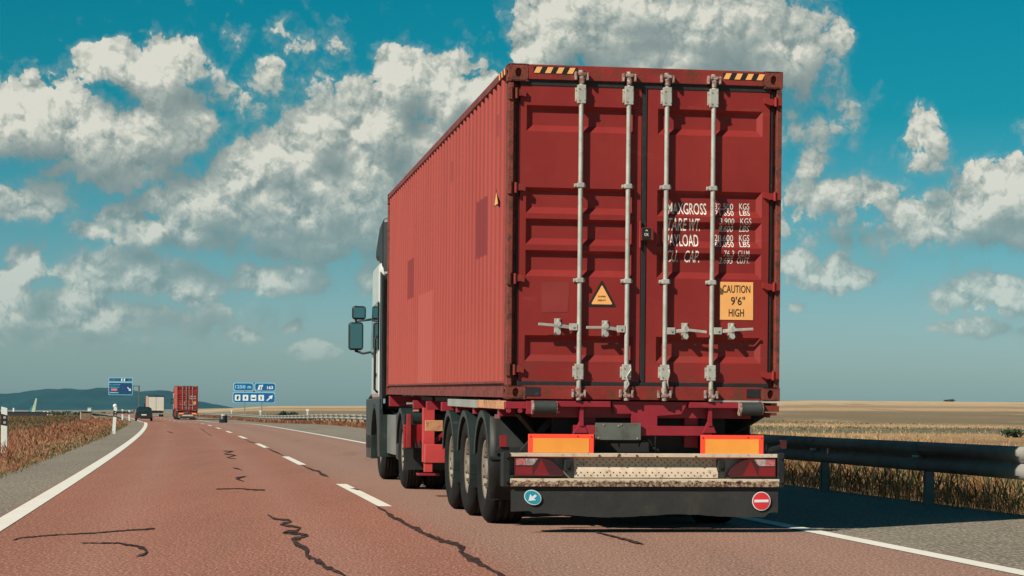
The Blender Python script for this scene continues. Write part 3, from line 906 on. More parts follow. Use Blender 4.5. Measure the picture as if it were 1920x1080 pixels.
# shell
g = M()
def corr_side(u_out, sgn):
    """upright corrugations of the side wall"""
    g = M(); v = .17; pts = []
    while v < L_ - .17:
        for dv, dp in ((0, 0), (.072, 0), (.135, .050), (.21, .050)):
            pts.append((v + dv, dp))
        v += .278
    pts = [(min(a, L_ - .16), b) for a, b in pts]
    vs = []
    for z in (.155, 2.835):
        for a, b in pts: vs.append((u_out + sgn * b, a, z))
    n = len(pts)
    g.add(vs, [(i, i + 1, n + i + 1, n + i) for i in range(n - 1)])
    return g
def side_material():
    m, t, b = principled('container_side_red')
    co = t.n('ShaderNodeTexCoord').outputs['Object']
    sp = t.n('ShaderNodeSeparateXYZ'); t.link(co, sp.inputs[0])
    def rect(y0, y1, z0, z1):
        r = None
        for ax, lo, hi in ((1, y0, y1), (2, z0, z1)):
            for op, v in (('GREATER_THAN', lo), ('LESS_THAN', hi)):
                q = t.m(op, sp.outputs[ax], v)
                r = q if r is None else t.m('MULTIPLY', r, q)
        return r
    n1 = t.noise(t.vm('MULTIPLY', co, (1, 1, .35)), 1.1, 6, .6)
    c = t.mix(t.ss(n1, .3, .7), (.205, .024, .021), (.255, .036, .031))
    st = t.noise(t.vm('MULTIPLY', co, (1, 9, .12)), 1.6, 5, .7)
    c = t.mix(t.ss(st, .55, .8, 0, .45), c, (.19, .024, .020))
    c = t.mix(t.ss(t.noise(t.vm('MULTIPLY', co, (1, 14, .10)), 2.2, 4, .7), .58, .78, 0, .40), c, (.37, .095, .07))
    # light-and-shade contrast of the ribs painted in: proud faces lighter
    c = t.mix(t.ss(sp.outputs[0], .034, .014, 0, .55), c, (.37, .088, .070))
    # chalky fading towards the sill
    c = t.mix(t.ss(sp.outputs[2], 1.2, .1, 0, .35), c, (.33, .070, .047))
    # overpainted patches
    c = t.mix(t.m('MULTIPLY', rect(1.50, 2.20, 1.34, 1.89), .80), c, (.15, .022, .026))
    c = t.mix(t.m('MULTIPLY', rect(8.45, 9.15, 1.25, 1.75), .75), c, (.15, .022, .026))
    c = t.mix(t.m('MULTIPLY', rect(6.15, 7.75, .10, 1.24), .65), c, (.34, .085, .070))
    c = t.mix(t.m('MULTIPLY', rect(4.15, 4.35, 2.30, 2.52), .7), c, (.20, .04, .04))
    c = t.mix(t.m('MULTIPLY', rect(.62, .85, 2.35, 2.55), .7), c, (.22, .04, .04))
    rs = t.ss(t.noise(t.vm('MULTIPLY', co, (1, 5, 1.2)), 2.4, 8, .72), .655, .72)
    c = t.mix(rs, c, (.11, .035, .025))
    t.put(b.inputs['Base Color'], c)
    b.inputs['Roughness'].default_value = .6; b.inputs['Specular IOR Level'].default_value = .28
    bp = t.n('ShaderNodeBump'); bp.inputs['Strength'].default_value = .15; bp.inputs['Distance'].default_value = .01
    t.link(t.noise(co, 9, 4, .6), bp.inputs['Height']); t.link(bp.outputs[0], b.inputs['Normal'])
    return m
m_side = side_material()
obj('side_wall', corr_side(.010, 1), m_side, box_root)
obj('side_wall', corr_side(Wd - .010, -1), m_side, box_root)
g = M()
for k in range(44):
    v = .25 + k * .265
    g.box(.06, Wd - .06, v, v + .13, 2.845, 2.868)
g.box(.05, Wd - .05, .1, L_ - .1, 2.83, 2.845)
obj('roof_panel', g, m_toprail, box_root)
g = M()
for k in range(9):
    u = .17 + k * .24
    g.box(u, u + .12, L_ - .045, L_ - .01, .16, 2.83)
g.box(.1, Wd - .1, L_ - .075, L_ - .045, .12, 2.84)
obj('front_wall', g, m_redfr, box_root)
obj('floor', M().box(.08, Wd - .08, .1, L_ - .1, .10, .145), m_under, box_root)
g = M()
for k in range(30):
    g.box(.09, Wd - .09, .35 + k * .39, .40 + k * .39, .015, .10)
obj('floor_bearers', g, m_under, box_root)['kind'] = 'stuff'
for u0, u1 in ((0, .075), (Wd - .075, Wd)):
    obj('top_rail', M().box(u0, u1, .165, L_ - .165, 2.825, 2.893), m_toprail, box_root, .004)
for s in (0, 1):
    u = lambda a, b: (a, b) if s == 0 else (Wd - b, Wd - a)
    g = M()
    a, b = u(.030, .060); g.box(a, b, .166, L_ - .166, .02, .152)        # recessed web
    a, b = u(.004, .058); g.box(a, b, .168, L_ - .168, .012, .075)       # outer flange
    a, b = u(.006, .06); g.box(a, b, .169, L_ - .169, .135, .157)
    obj('bottom_rail', g, m_toprail, box_root, .003)
# corner posts
for s in (0, 1):
    for r_ in (0, 1):
        g = M()
        u = (lambda a, b: (a, b)) if s == 0 else (lambda a, b: (Wd - b, Wd - a))
        v = (lambda a, b: (a, b)) if r_ == 0 else (lambda a, b: (L_ - b, L_ - a))
        a, b = u(.004, .050); c, d_ = v(.006, .16); g.box(a, b, c, d_, .118, 2.735)
        a, b = u(.050, .100); c, d_ = v(.060, .15); g.box(a, b, c, d_, .118, 2.735)
        obj('corner_post', g, m_post, box_root, .006)
# corner castings with their slots
for s in (0, 1):
    for r_ in (0, 1):
        for tz in (0, 1):
            g = M()
            z0 = 0 if tz == 0 else Hh - .150; z1 = .118 if tz == 0 else Hh
            u0, u1 = (0, .172) if s == 0 else (Wd - .172, Wd)
            v0, v1 = (0, .165) if r_ == 0 else (L_ - .165, L_)
            i = .035
            g.box(u0 + i, u1 - i, v0 + i, v1 - i, z0 + .004, z1 - .004)
            na = (0, 1, 0) if r_ == 0 else (0, -1, 0)
            g.hole_plate((u0, v0 if r_ == 0 else v1, z0), (1, 0, 0), (0, 0, 1), na, u1 - u0, z1 - z0, .028, .040, .034)
            g.hole_plate((u0 if s == 0 else u1, v0, z0), (0, 1, 0), (0, 0, 1), (1, 0, 0) if s == 0 else (-1, 0, 0), v1 - v0, z1 - z0, .040, .030, .034)
            g.box(u0, u1, v0, v1, z1 - .012, z1); g.box(u0, u1, v0, v1, z0, z0 + .012)
            g.box(u0, u1, v1 - .02, v1, z0, z1) if r_ == 0 else g.box(u0, u1, v0, v0 + .02, z0, z1)
            obj('corner_casting', g, m_post, box_root)
# header, sill
obj('door_header', M().box(.172, Wd - .172, .004, .13, 2.765, 2.893), m_redfr, box_root, .004)
g = M().box(.172, Wd - .172, .006, .13, .001, .120)
obj('door_sill', g, m_redfr, box_root, .004)
for u0, u1 in ((.172, .300), (Wd - .30, Wd - .172)):
    obj('sill_pocket', M().box(u0, u1, .001, .006, .030, .105), m_rubber, box_root)
# gaskets
g = M()
g.box(.10, Wd - .10, DV - .006, DV + .05, 2.715, 2.768)
g.box(1.186, 1.227, DV - .002, DV + .05, .16, 2.72)
g.box(.10, Wd - .10, DV - .006, DV + .05, .118, .156)
g.box(.082, .106, DV + .02, DV + .07, .15, 2.72)
g.box(2.336, 2.36, DV + .006, DV + .07, .15, 2.72)
obj('door_gasket', g, m_rubber, box_root, .003)

def bolts(g, pts, v, r_=.007):
    for (u, z) in pts: g.cyl((u, v, z), (u, v - .008, z), r_, 6)
RODS = [.637, 1.057, 1.396, 1.813]
rodv = DV - .040
for k, u in enumerate(RODS):
    door = DL if k < 2 else DR
    rod = obj('lock_rod', M().cyl((u, rodv, .02), (u, rodv, 2.83), .0205, 14), m_gal, door)
    for z0, z1 in ((2.565, 2.725), (.175, .310)):
        g = M()
        g.box(u - .050, u + .050, DV - .014, DV - .001, z0 + .02, z1 - .02)
        g.box(u - .036, u + .036, rodv - .024, DV - .014, z0, z1)
        bb = M(); bolts(g, [(u - .043, z0 + .04), (u + .043, z0 + .04), (u - .043, z1 - .04), (u + .043, z1 - .04)], DV - .014)
        bolts(g, [(u - .026, z0 + .03), (u + .026, z0 + .03), (u - .026, z1 - .03), (u + .026, z1 - .03)], rodv - .026, .006)
        obj('rod_bearing', g, m_gal, door, .004)
    for z in (1.858, 1.035):
        g = M()
        g.box(u - .052, u + .052, DV - .012, DV - .001, z - .016, z + .016)
        g.box(u - .030, u + .030, rodv - .026, DV - .010, z - .020, z + .020)
        bolts(g, [(u - .042, z), (u + .042, z)], DV - .012, .008)
        obj('rod_guide', g, m_gal, door, .004)
    for z, top in ((2.80, 1), (.055, 0)):
        g = M()
        g.cyl((u, rodv, z - .06), (u, rodv, z + .05), .027, 12)
        g.box(u - .055, u - .020, rodv - .012, 0.0, z - .012, z + .014)
        g.box(u + .020, u + .050, rodv - .008, .003, z - .020, z + .006)
        g.box(u - .030, u + .034, rodv - .03, rodv + .02, z + (.005 if top else -.03), z + (.032 if top else -.004))
        g.box(u - .062, u - .045, -.045, .004, z - .035, z + .035)
        g.box(u + .042, u + .058, -.045, .004, z - .035, z + .030)
        obj('cam_and_keeper', g, m_galrust, door, .003)
    # handle with hub
    s = -1 if k < 2 else 1
    z = .625 + (.012, .0, -.012, -.006)[k]
    g = M()
    g.box(min(u + s * .018, u + s * .088), max(u + s * .018, u + s * .088), rodv - .022, rodv + .018, z - .038, z + .022)
    g.cyl((u + s * .055, rodv - .022, z - .006), (u + s * .055, rodv - .03, z - .006), .010, 8)
    tilt = (0.012, .0, -.014, .012)[k]
    g.bar((u + s * .08, rodv - .004, z - .012), (u + s * .20, rodv - .030, z + .002), .012, .030)
    g.bar((u + s * .20, rodv - .030, z + .002), (u + s * .365, rodv - .036, z + tilt), .014, .024)
    obj('door_handle', g, m_gal, door, .003)
    hx = u + s * .185
    g = M()
    g.cyl((hx, DV, z + .018), (hx, DV - .075, z + .018), .020, 10)
    g.cyl((hx, DV - .055, z + .012), (hx, DV - .055, z + .058), .019, 10)
    g.cyl((hx - .002, DV, z - .055), (hx - .002, DV - .070, z - .055), .022, 10)
    g.box(hx - .030, hx + .026, DV - .012, DV - .001, z - .080, z + .065)
    g.cyl((hx + .012, DV - .05, z - .05), (hx + .012, DV - .05, z + .03), .010, 8)
    obj('handle_keeper', g, m_gal, door, .003)
g = M().tube([(1.057 + .03, rodv - .02, .30), (1.09, rodv - .03, .26), (1.05, rodv - .04, .2), (1.075, rodv - .035, .14), (1.04, rodv - .035, .08)], .008, 6)
obj('seal_cable', g, m_gal, DL)
g = M().tube([(1.396 + .03, rodv - .02, .31), (1.435, rodv - .03, .24), (1.415, rodv - .035, .16), (1.43, rodv - .03, .10)], .007, 6)
obj('seal_cable', g, m_galrust, DR)
# hinges
for z in (2.640, 1.825, 1.04, .255):
    g = M()
    g.prism([(.060, z - .028), (.115, z - .022), (.155, z - .03), (.160, z + .018), (.115, z + .036), (.060, z + .028)], -.004, DV + .012)
    g.cyl((.072, -.004, z - .045), (.072, -.004, z + .045), .014, 8)
    obj('hinge', g, m_redfr, DL, .003)
    g = M().box(.000, .034, -.010, .03, z - .055, z + .06); obj('hinge_lug', g, m_post, DL, .004)
for z in (2.628, 1.80, 1.005, .225):
    g = M()
    a = Wd
    g.prism([(a - .050, z - .026), (a - .115, z - .032), (a - .165, z - .014), (a - .172, z + .036), (a - .115, z + .028), (a - .050, z + .022)], -.010, DV + .010)
    g.cyl((a - .066, -.012, z - .040), (a - .066, -.012, z + .040), .015, 8)
    g.box(a - .046, a - .010, -.014, .02, z - .032, z + .034)
    obj('hinge', g, m_red, DR, .003)

# lettering stencilled over the pressed door
def stencil(body, px0, px1, py0, py1, shear=0.0, bold=0.004):
    xm = (px0 + px1) / 2
    co, fs = text_geo(body, RU(px0, py0), RU(px1, py0), CZ_(xm, py1) - .012, CZ_(xm, py0) - .012, shear, bold)
    bm = bmesh.new()
    vv = [bm.verts.new((a, 0, b)) for a, b in co]
    for f in fs:
        try: bm.faces.new([vv[i] for i in f])
        except ValueError: pass
    for z in zbreaks:
        bmesh.ops.bisect_plane(bm, geom=bm.verts[:] + bm.edges[:] + bm.faces[:], plane_co=(0, 0, z), plane_no=(0, 0, 1))
    for v in bm.verts:
        v.co.y = DV + door_depth(v.co.z) - .0025
    me = bpy.data.meshes.new('stencil_lettering'); bm.to_mesh(me); bm.free()
    return obj('stencil_lettering', me, m_white_txt, DR)
stencil('MAXGROSS', 1252.5, 1326, 377, 399)
stencil('TARE', 1251, 1288, 406, 429); stencil('WT.', 1292, 1314, 407, 430)
stencil('PAYLOAD', 1250, 1311, 436, 459)
stencil('CU.', 1250, 1272, 466, 488); stencil('CAP.', 1284, 1313, 467, 489)
for (a, b, y, h) in (('32.500', 'KGS', 378, 11.5), ('71.650', 'LBS', 391, 10.5), ('3.900', 'KGS', 406.5, 11.5), ('8.600', 'LBS', 420, 11.5),
                     ('28.600', 'KGS', 437, 12), ('63.050', 'LBS', 449.5, 11), ('76.3', 'CU.M.', 467, 11), ('2.695', 'CU.FT.', 479.5, 11.5)):
    sh = .25 if y in (420, 479.5) else 0
    x0 = {6: 1342, 5: 1350, 4: 1358}[len(a)]
    stencil(a, x0, 1377.5, y, y + h, sh, .0)
    stencil(b, 1389 if len(b) == 3 else 1385, 1408.5 if b != 'KGS' or y != 406.5 else 1410, y, y + h, sh, .0)

# stickers and signs on the doors
yv = DV - .003
def flat_poly(poly, v):
    g = M(); g.add([(a, v, b) for a, b in poly], [tuple(range(len(poly)))]); return g
def rp(px, py): return (RU(px, py), CZ_(px, py) - .010)
p = [rp(1350, 526), rp(1413.5, 527), rp(1413.5, 598), rp(1350, 597)]
obj('caution_sign', M().prism([(a, b) for a, b in p], yv - .002, yv), m_orange, DR)
def flat_text(body, px0, px1, py0, py1, v, mat, parent, name='sign_lettering', bold=0.01, zf=CZ_):
    xm = (px0 + px1) / 2
    co, fs = text_geo(body, RU(px0, py0), RU(px1, py0), zf(xm, py1) - (.010 if zf is CZ_ else 0), zf(xm, py0) - (.010 if zf is CZ_ else 0), 0, bold)
    g = M(); g.add([(a, v, b) for a, b in co], fs)
    return obj(name, g, mat, parent)
flat_text('CAUTION', 1355, 1408, 532.5, 547, yv - .0035, m_black, DR)
flat_text("9'6\"", 1371, 1398, 554, 570, yv - .0035, m_black, DR)
flat_text('HIGH', 1367, 1396, 577, 591.5, yv - .0035, m_black, DR)
def rounded_tri(cx, cy, h, w, r=.12):
    return [(cx, cy + h), (cx + w * .06, cy + h * .97), (cx + w, cy + .06 * h), (cx + w * .97, cy), (cx - w * .97, cy), (cx - w, cy + .06 * h), (cx - w * .06, cy + h * .97)]
u_, z_ = rp(1127.5, 573)
obj('warning_triangle', flat_poly(rounded_tri(u_, z_, .228, .122), yv), m_black, DL)
obj('warning_triangle_face', flat_poly(rounded_tri(u_, z_ + .022, .165, .090), yv - .002), m_orange, DL)
flat_text('SUPER', 1120, 1135, 552, 555.2, yv - .0035, m_black, DL)
flat_text('HEAVY', 1120, 1135, 559, 562.4, yv - .0035, m_black, DL)
p = [rp(1015, 527), rp(1068, 527), rp(1064, 583), rp(1015, 584)]
obj('faded_patch', flat_poly(p, yv + .001), paint('faded_red_patch', (.225, .024, .021), .55, var=.1), DL)
# hazard stripes on the header
def hazard(px0, px1, py, n, lean):
    z0 = CZ_(px0, py + 13.0) - .006; z1 = CZ_(px0, py) - .006; u0 = RU(px0); u1 = RU(px1)
    base = obj('hazard_tape', flat_poly([(u0, z0), (u1, z0), (u1, z1), (u0, z1)], .0015), m_black, box_root)
    w = (u1 - u0) / n
    for k in range(n):
        a = u0 + k * w + w * .04
        obj('hazard_stripe', flat_poly([(a, z0 + .004), (a + w * .50, z0 + .004), (a + w * .50 + lean, z1 - .004), (a + lean, z1 - .004)], -.0005), m_orange, base)
hazard(994, 1076, 123.5, 4, .026)
hazard(1349, 1433, 135.5, 4, .026)
for k in range(3):
    g = M(); a = .20 + k * .16
    g.add([(-.0015, a, 2.83), (-.0015, a + .07, 2.83), (-.0015, a + .10, 2.888), (-.0015, a + .03, 2.888)], [(0, 1, 2, 3)])
    obj('hazard_stripe', g, m_orange, box_root)
g = M(); g.add([(.0085, .89, 1.745), (.0085, .66, 1.745), (.0085, .775, 1.86)], [(0, 1, 2)])
obj('side_sticker', g, m_orange, box_root)
g = M(); g.add([(.0088, .93, 1.735), (.0088, .62, 1.735), (.0088, .775, 1.885)], [(0, 1, 2)])
obj('side_sticker_edge', g, m_black, box_root)
# lock box over the middle gasket
u0, z1 = rp(1199, 426); u1, z0 = rp(1217, 448)
g = M().box(u0 + .004, u1 + .02, DV - .085, DV - .004, z0 - .008, z1 + .004)
obj('lock_box', g, m_redfr, DL, .006)
g = M().box(u0, u1 - .012, DV - .090, DV - .086, z0, z1); obj('lock_box_label', g, m_black, DL)
flat_text('OK', 1203, 1211.5, 436, 441.5, DV - .092, m_white_txt, DL)
flat_text('A', 1205, 1210, 429.5, 432.5, DV - .092, m_white_txt, DL)
g = M().cyl((1.172, DV - .02, 1.33), (1.172, DV - .02, 1.56), .011, 8)
obj('lock_bar', g, m_darkred, DL)

# ------------------------------------------------------------------ wheels
def wheel(parent, u0, width, v, Rr, side=-1, twin=False):
    """tyre, rim and nuts; side -1: outer face towards -u"""
    cz = Rr
    uo = u0 if side < 0 else u0 + width
    s = 1 if side < 0 else -1                         # inwards direction
    W_ = width
    prof = [(.05, Rr * .56), (.018, Rr * .60), (.004, Rr * .70), (.0, Rr * .80), (.012, Rr * .90), (.035, Rr * .965), (.06, Rr * .993)]
    for c in (.25, .42, .58, .75):
        prof += [(W_ * c - .010, Rr), (W_ * c - .006, Rr - .014), (W_ * c + .006, Rr - .014), (W_ * c + .010, Rr)]
    prof += [(W_ - .06, Rr * .993), (W_ - .035, Rr * .965), (W_ - .012, Rr * .90), (W_, Rr * .80), (W_ - .02, Rr * .6), (W_ - .05, Rr * .56)]
    g = M(); g.lathe_x([(uo + s * a, b) for a, b in prof], v, cz, 40)
    wh = obj('wheel', g, m_tyre, parent)
    r2 = Rr * .56
    rp_ = [(.050, r2 + .004), (.030, r2), (.040, r2 - .025), (.075, r2 - .04), (.085, r2 * .80), (.075, r2 * .66), (.070, r2 * .52), (.070, r2 * .36), (.045, r2 * .34), (.030, r2 * .28), (.028, 0.0)] if not twin else \
          [(.050, r2 + .004), (.030, r2), (.045, r2 - .03), (.16, r2 - .05), (.18, r2 * .70), (.15, r2 * .45), (.05, r2 * .40), (.03, 0.0)]
    g = M(); g.lathe_x([(uo + s * a, max(b, .001)) for a, b in rp_], v, cz, 32)
    obj('rim', g, m_rim, wh)
    g = M()
    for k in range(10):
        t = 2 * math.pi * (k + .3) / 10
        rr = r2 * .59
        g.cyl((uo + s * .085, v + rr * math.cos(t), cz + rr * math.sin(t)), (uo + s * .030, v + rr * math.cos(t), cz + rr * math.sin(t)), .019, 8, .015)
    obj('wheel_nuts', g, m_nut, wh)
    g = M(); g.cyl((uo + s * .08, v, cz), (uo + s * (W_ - .02), v, cz), r2 * .9, 20)
    obj('brake_drum', g, m_under, wh)
    return wh

def arc_fender(u0, u1, v, cz, r_, a0, a1, th=.012, lip=.05, n=18):
    g = M()
    def P_(t, rr, u): return (u, v + rr * math.cos(t), cz + rr * math.sin(t))
    for (ua, ub, ra, rb) in ((u0, u1, r_, r_ + th), (u0, u0 + .012, r_ - lip, r_), (u1 - .012, u1, r_ - lip, r_)):
        for k in range(n):
            t0 = a0 + (a1 - a0) * k / n; t1 = a0 + (a1 - a0) * (k + 1) / n
            vs = [P_(t0, ra, ua), P_(t0, ra, ub), P_(t1, ra, ub), P_(t1, ra, ua), P_(t0, rb, ua), P_(t0, rb, ub), P_(t1, rb, ub), P_(t1, rb, ua)]
            g.add(vs, [(0, 3, 2, 1), (4, 5, 6, 7), (0, 1, 5, 4), (1, 2, 6, 5), (2, 3, 7, 6), (3, 0, 4, 7)])
    return g

# ------------------------------------------------------------------ trailer
def fz(v): return .0086 * v
tr = thing('semi_trailer', 'red trailer under the big container, with red and amber reflector plates and grey skirt', 'trailer',
           (OX, OY, 0), TH, 'red skeletal trailers')
# main beams
def slope_box(g, u0, u1, v0, v1, z0, z1):
    return g.hexa([(u0, v0, z0 + fz(v0)), (u1, v0, z0 + fz(v0)), (u1, v1, z0 + fz(v1)), (u0, v1, z0 + fz(v1)),
                   (u0, v0, z1 + fz(v0)), (u1, v0, z1 + fz(v0)), (u1, v1, z1 + fz(v1)), (u0, v1, z1 + fz(v1))])
for u in (.70, 1.62):
    g = M(); slope_box(g, u, u + .12, .16, 8.4, .74, 1.10); slope_box(g, u, u + .12, 8.4, 12.1, .98, 1.135)
    obj('main_beam', g, m_trred, tr, .004)
for v in (.55, 2.3, 3.7, 5.1, 6.7, 8.3, 11.8):
    g = M(); slope_box(g, .02, Wd - .02, v, v + .12, 1.00, 1.148 if v in (.55, 11.8) else 1.10)
    obj('cross_member', g, m_trred, tr, .004)
# rear frame
Y0 = .02
g = M()
g.prism([(RU(1147), RZ(1147, 752)), (RU(1292), RZ(1292, 754)), (RU(1278), RZ(1278, 777)), (RU(1233), RZ(1233, 780)), (RU(1233), RZ(1233, 799)),
         (RU(1184), RZ(1184, 799)), (RU(1184), RZ(1184, 776)), (RU(1152), RZ(1152, 776))][::-1], Y0 + .02, Y0 + .04)
obj('centre_plate', g, m_trred, tr, .002)
obj('rear_beam', M().box(RU(1042), RU(1143), Y0 - .03, Y0 + .06, RZ(1090, 763), RZ(1090, 752)), m_trred, tr, .003)
obj('rear_beam', M().box(RU(1292), RU(1386), Y0 - .03, Y0 + .06, RZ(1330, 765), RZ(1330, 754.5)), m_trred, tr, .003)
g = M(); g.box(.24, 2.20, Y0 + .065, Y0 + .12, 1.00, 1.135); obj('rear_crossbeam', g, m_trred, tr, .003)
obj('lower_beam', M().box(RU(1075), RU(1118), Y0 + .01, Y0 + .10, RZ(1090, 816), RZ(1090, 797)), m_trred, tr, .003)
obj('lower_beam', M().box(RU(1196), RU(1336), Y0 + .01, Y0 + .10, RZ(1260, 817), RZ(1260, 799)), m_trred, tr, .003)
for px in (1090, 1332):
    g = M(); g.box(RU(px - 3.5), RU(px + 3.5), Y0 - .01, Y0 + .04, RZ(px, 799), RZ(px, 763))
    g.hexa([(RU(px - 14), Y0 + .0, RZ(px, 812)), (RU(px + 12), Y0 + .0, RZ(px, 812)), (RU(px + 12), Y0 + .05, RZ(px, 812)), (RU(px - 14), Y0 + .05, RZ(px, 812)),
            (RU(px - 3), Y0 + .0, RZ(px, 790)), (RU(px + 3), Y0 + .0, RZ(px, 790)), (RU(px + 3), Y0 + .05, RZ(px, 790)), (RU(px - 3), Y0 + .05, RZ(px, 790))])
    obj('rear_upright', g, m_trred, tr, .002)
# buffers
for px0, px1, py in ((999, 1040, 764), (1388, 1427, 767)):
    u0, u1 = RU(px0), RU(px1); z = RZ((px0 + px1) / 2, py)
    b_ = obj('rubber_buffer', M().cyl((u0, -.02, z), (u1, -.02, z), .060, 20), paint('buffer_rubber', (.028, .034, .032), .6, var=.3), tr)
    g = M(); g.cyl((u0 - .018, -.02, z), (u0 - .001, -.02, z), .062, 20); g.cyl((u1 + .001, -.02, z), (u1 + .010, -.02, z), .055, 20)
    obj('buffer_end_plate', g, m_galrust, b_)
# twist-lock arms
g = M(); g.box(RU(948), RU(996), -.01, .14, RZ(970, 766), RZ(970, 753)); g.box(RU(986), RU(997), -.02, .05, RZ(990, 776), RZ(990, 752))
g.cyl((RU(954), -.012, RZ(954, 770)), (RU(954), .03, RZ(954, 770)), .020, 10); g.cyl((RU(975), -.012, RZ(975, 770)), (RU(975), .03, RZ(975, 770)), .020, 10)
obj('twist_lock', g, m_trred, tr, .003)
g = M(); g.box(RU(1430), RU(1462), -.01, .14, RZ(1445, 772), RZ(1445, 761)); g.box(RU(1428), RU(1458), -.0, .1, RZ(1445, 779), RZ(1445, 774)); g.cyl((RU(1441), 0, RZ(1441, 783)), (RU(1441), 0, RZ(1441, 776)), .022, 8)
obj('twist_lock', g, m_redfr, tr, .003)
g = M(); g.box(RU(1328), RU(1424), -.005, .03, RZ(1376, 754.3), RZ(1376, 751.2)); obj('locking_bar', g, m_gal, tr, .002)
# side rails
for s in (0, 1):
    a, b = (-.004, .055) if s == 0 else (Wd - .055, Wd + .004)
    g = M(); slope_box(g, a, b, .10, 1.9, 1.066, 1.140); slope_box(g, a + .01, b, 1.0, 1.04, 1.06, 1.06)
    obj('side_rail', g, m_tanrail, tr, .004)
    g = M(); slope_box(g, a, b, 1.905, 4.35, 1.062, 1.138)
    obj('side_rail', g, m_greyrail, tr, .004)
# plate
g = M().box(RU(1115), RU(1200), -.012, .010, RZ(1157, 825), RZ(1157, 793))
pl = obj('blank_plate', g, m_plate, tr, .003)
g = M()
for a, b in ((1130, 796), (1163, 796), (1120, 821), (1193, 822), (1158, 798)):
    g.cyl((RU(a), -.012, RZ(a, b)), (RU(a), -.018, RZ(a, b)), .010, 8)
obj('plate_screws', g, m_galrust, pl)
# reflectors
for px0, px1, py0, py1, k in ((988.5, 1110, 813.5, 857, 0), (1310.5, 1430, 815.5, 859, 1)):
    u0, u1 = RU(px0, 830), RU(px1, 830); z0 = RZ(px0, py1); z1 = RZ(px0, py0)
    rf = obj('reflector_plate', M().box(u0, u1, -.045, -.035, z0, z1), m_refred, tr, .002)
    obj('reflective_panel', M().box(u0 + .042, u1 - .042, -.048, -.0455, z0 + .040, z1 - .036), m_refyel, rf)
    g = M()
    for a, b in ((.02, .02), (.02, .18), (u1 - u0 - .02, .18), ((u1 - u0) * .75, .185), (u1 - u0 - .09, .012)):
        g.cyl((u0 + a, -.045, z0 + b), (u0 + a, -.05, z0 + b), .006, 6)
    obj('rivets', g, m_darkred, rf)
# bumper: top flange, web with punched holes, bottom flange
zt1, zt0 = .692, .660
g = M(); g.box(.035, 2.405, -.055, .06, zt0, zt1)
bp_ = obj('bumper', g, m_cream, tr, .003)
g = M(); g.box(.035, 2.41, .035, .05, .475, zt0); g.box(.035, .5, -.02, .03, .475, .50)
obj('bumper_back_plate', g, paint('bumper_grey_plate', (.25, .25, .22), .6, var=.2, dirt=((.16, .10, .06), .4, 8)), bp_)
u0, u1 = RU(1075, 880), RU(1345, 880)
g = M(); n = 10
prof = [(.030, .655), (.022, .60), (.015, .575), (-.004, .545), (-.012, .50), (-.012, .480)]
vs = [(u, v, z) for (v, z) in prof for u in (u0, u1)]
g.add(vs, [(2 * i, 2 * i + 1, 2 * i + 3, 2 * i + 2) for i in range(len(prof) - 1)], True)
pp = obj('perforated_plate', g, m_cream, bp_)
g = M()
for j, z in enumerate((.635, .612, .589, .525, .500)):
    for k in range(22):
        u = u0 + .03 + k * .0575 + (j % 2) * .028
        if u < u1 - .02:
            v = np.interp(z, [p[1] for p in prof][::-1], [p[0] for p in prof][::-1]) - .0022
            g.cyl((u, v, z), (u, v - .001, z), .0065, 6)
h_ = obj('punched_holes', g, m_nut, bp_); h_['kind'] = 'stuff'
g = M(); g.box(.035, 2.42, -.075, .055, .432, .472)
obj('bumper_lower_flange', g, m_cream, bp_, .003)
g = M()
n = 120; vs = []
for k in range(n + 1):
    u = .04 + 2.375 * k / n
    vs += [(u, -.077, .452 + RNG.uniform(-.010, .010)), (u, -.077, .405)]
g.add(vs, [(2 * k, 2 * k + 1, 2 * k + 3, 2 * k + 2) for k in range(n)])
g.box(.04, 2.415, -.074, .04, .404, .430)
obj('rusted_edge', g, m_rustcream, bp_)
g = M()
for px, py in ((1120, 854), (1155, 855), (1190, 854), (1228, 856), (1301, 856), (1157, 852)):
    g.cyl((RU(px, py), -.055, RZ(px, py)), (RU(px, py), -.062, RZ(px, py)), .010, 8)
obj('bumper_bolts', g, m_nut, bp_)
g = M()
for k in range(26):
    px = random.uniform(1140, 1420); u = RU(px, 900); r_ = random.uniform(.005, .016)
    g.cyl((u, -.0755, random.uniform(.436, .452)), (u, -.0775, .445), r_, 7)
obj('rust_blisters', g, m_rustcream, bp_)
for s in (0, 1):
    u0 = -.030 if s == 0 else 2.405
    g = M().box(u0, u0 + .06, -.07, .08, .40, .70)
    g.cyl((u0 + .03, -.07, .66), (u0 + .03, -.085, .66), .014, 8); g.cyl((u0 + .03, -.07, .45), (u0 + .03, -.085, .45), .014, 8)
    obj('bumper_end_bracket', g, m_plastic, bp_, .006)
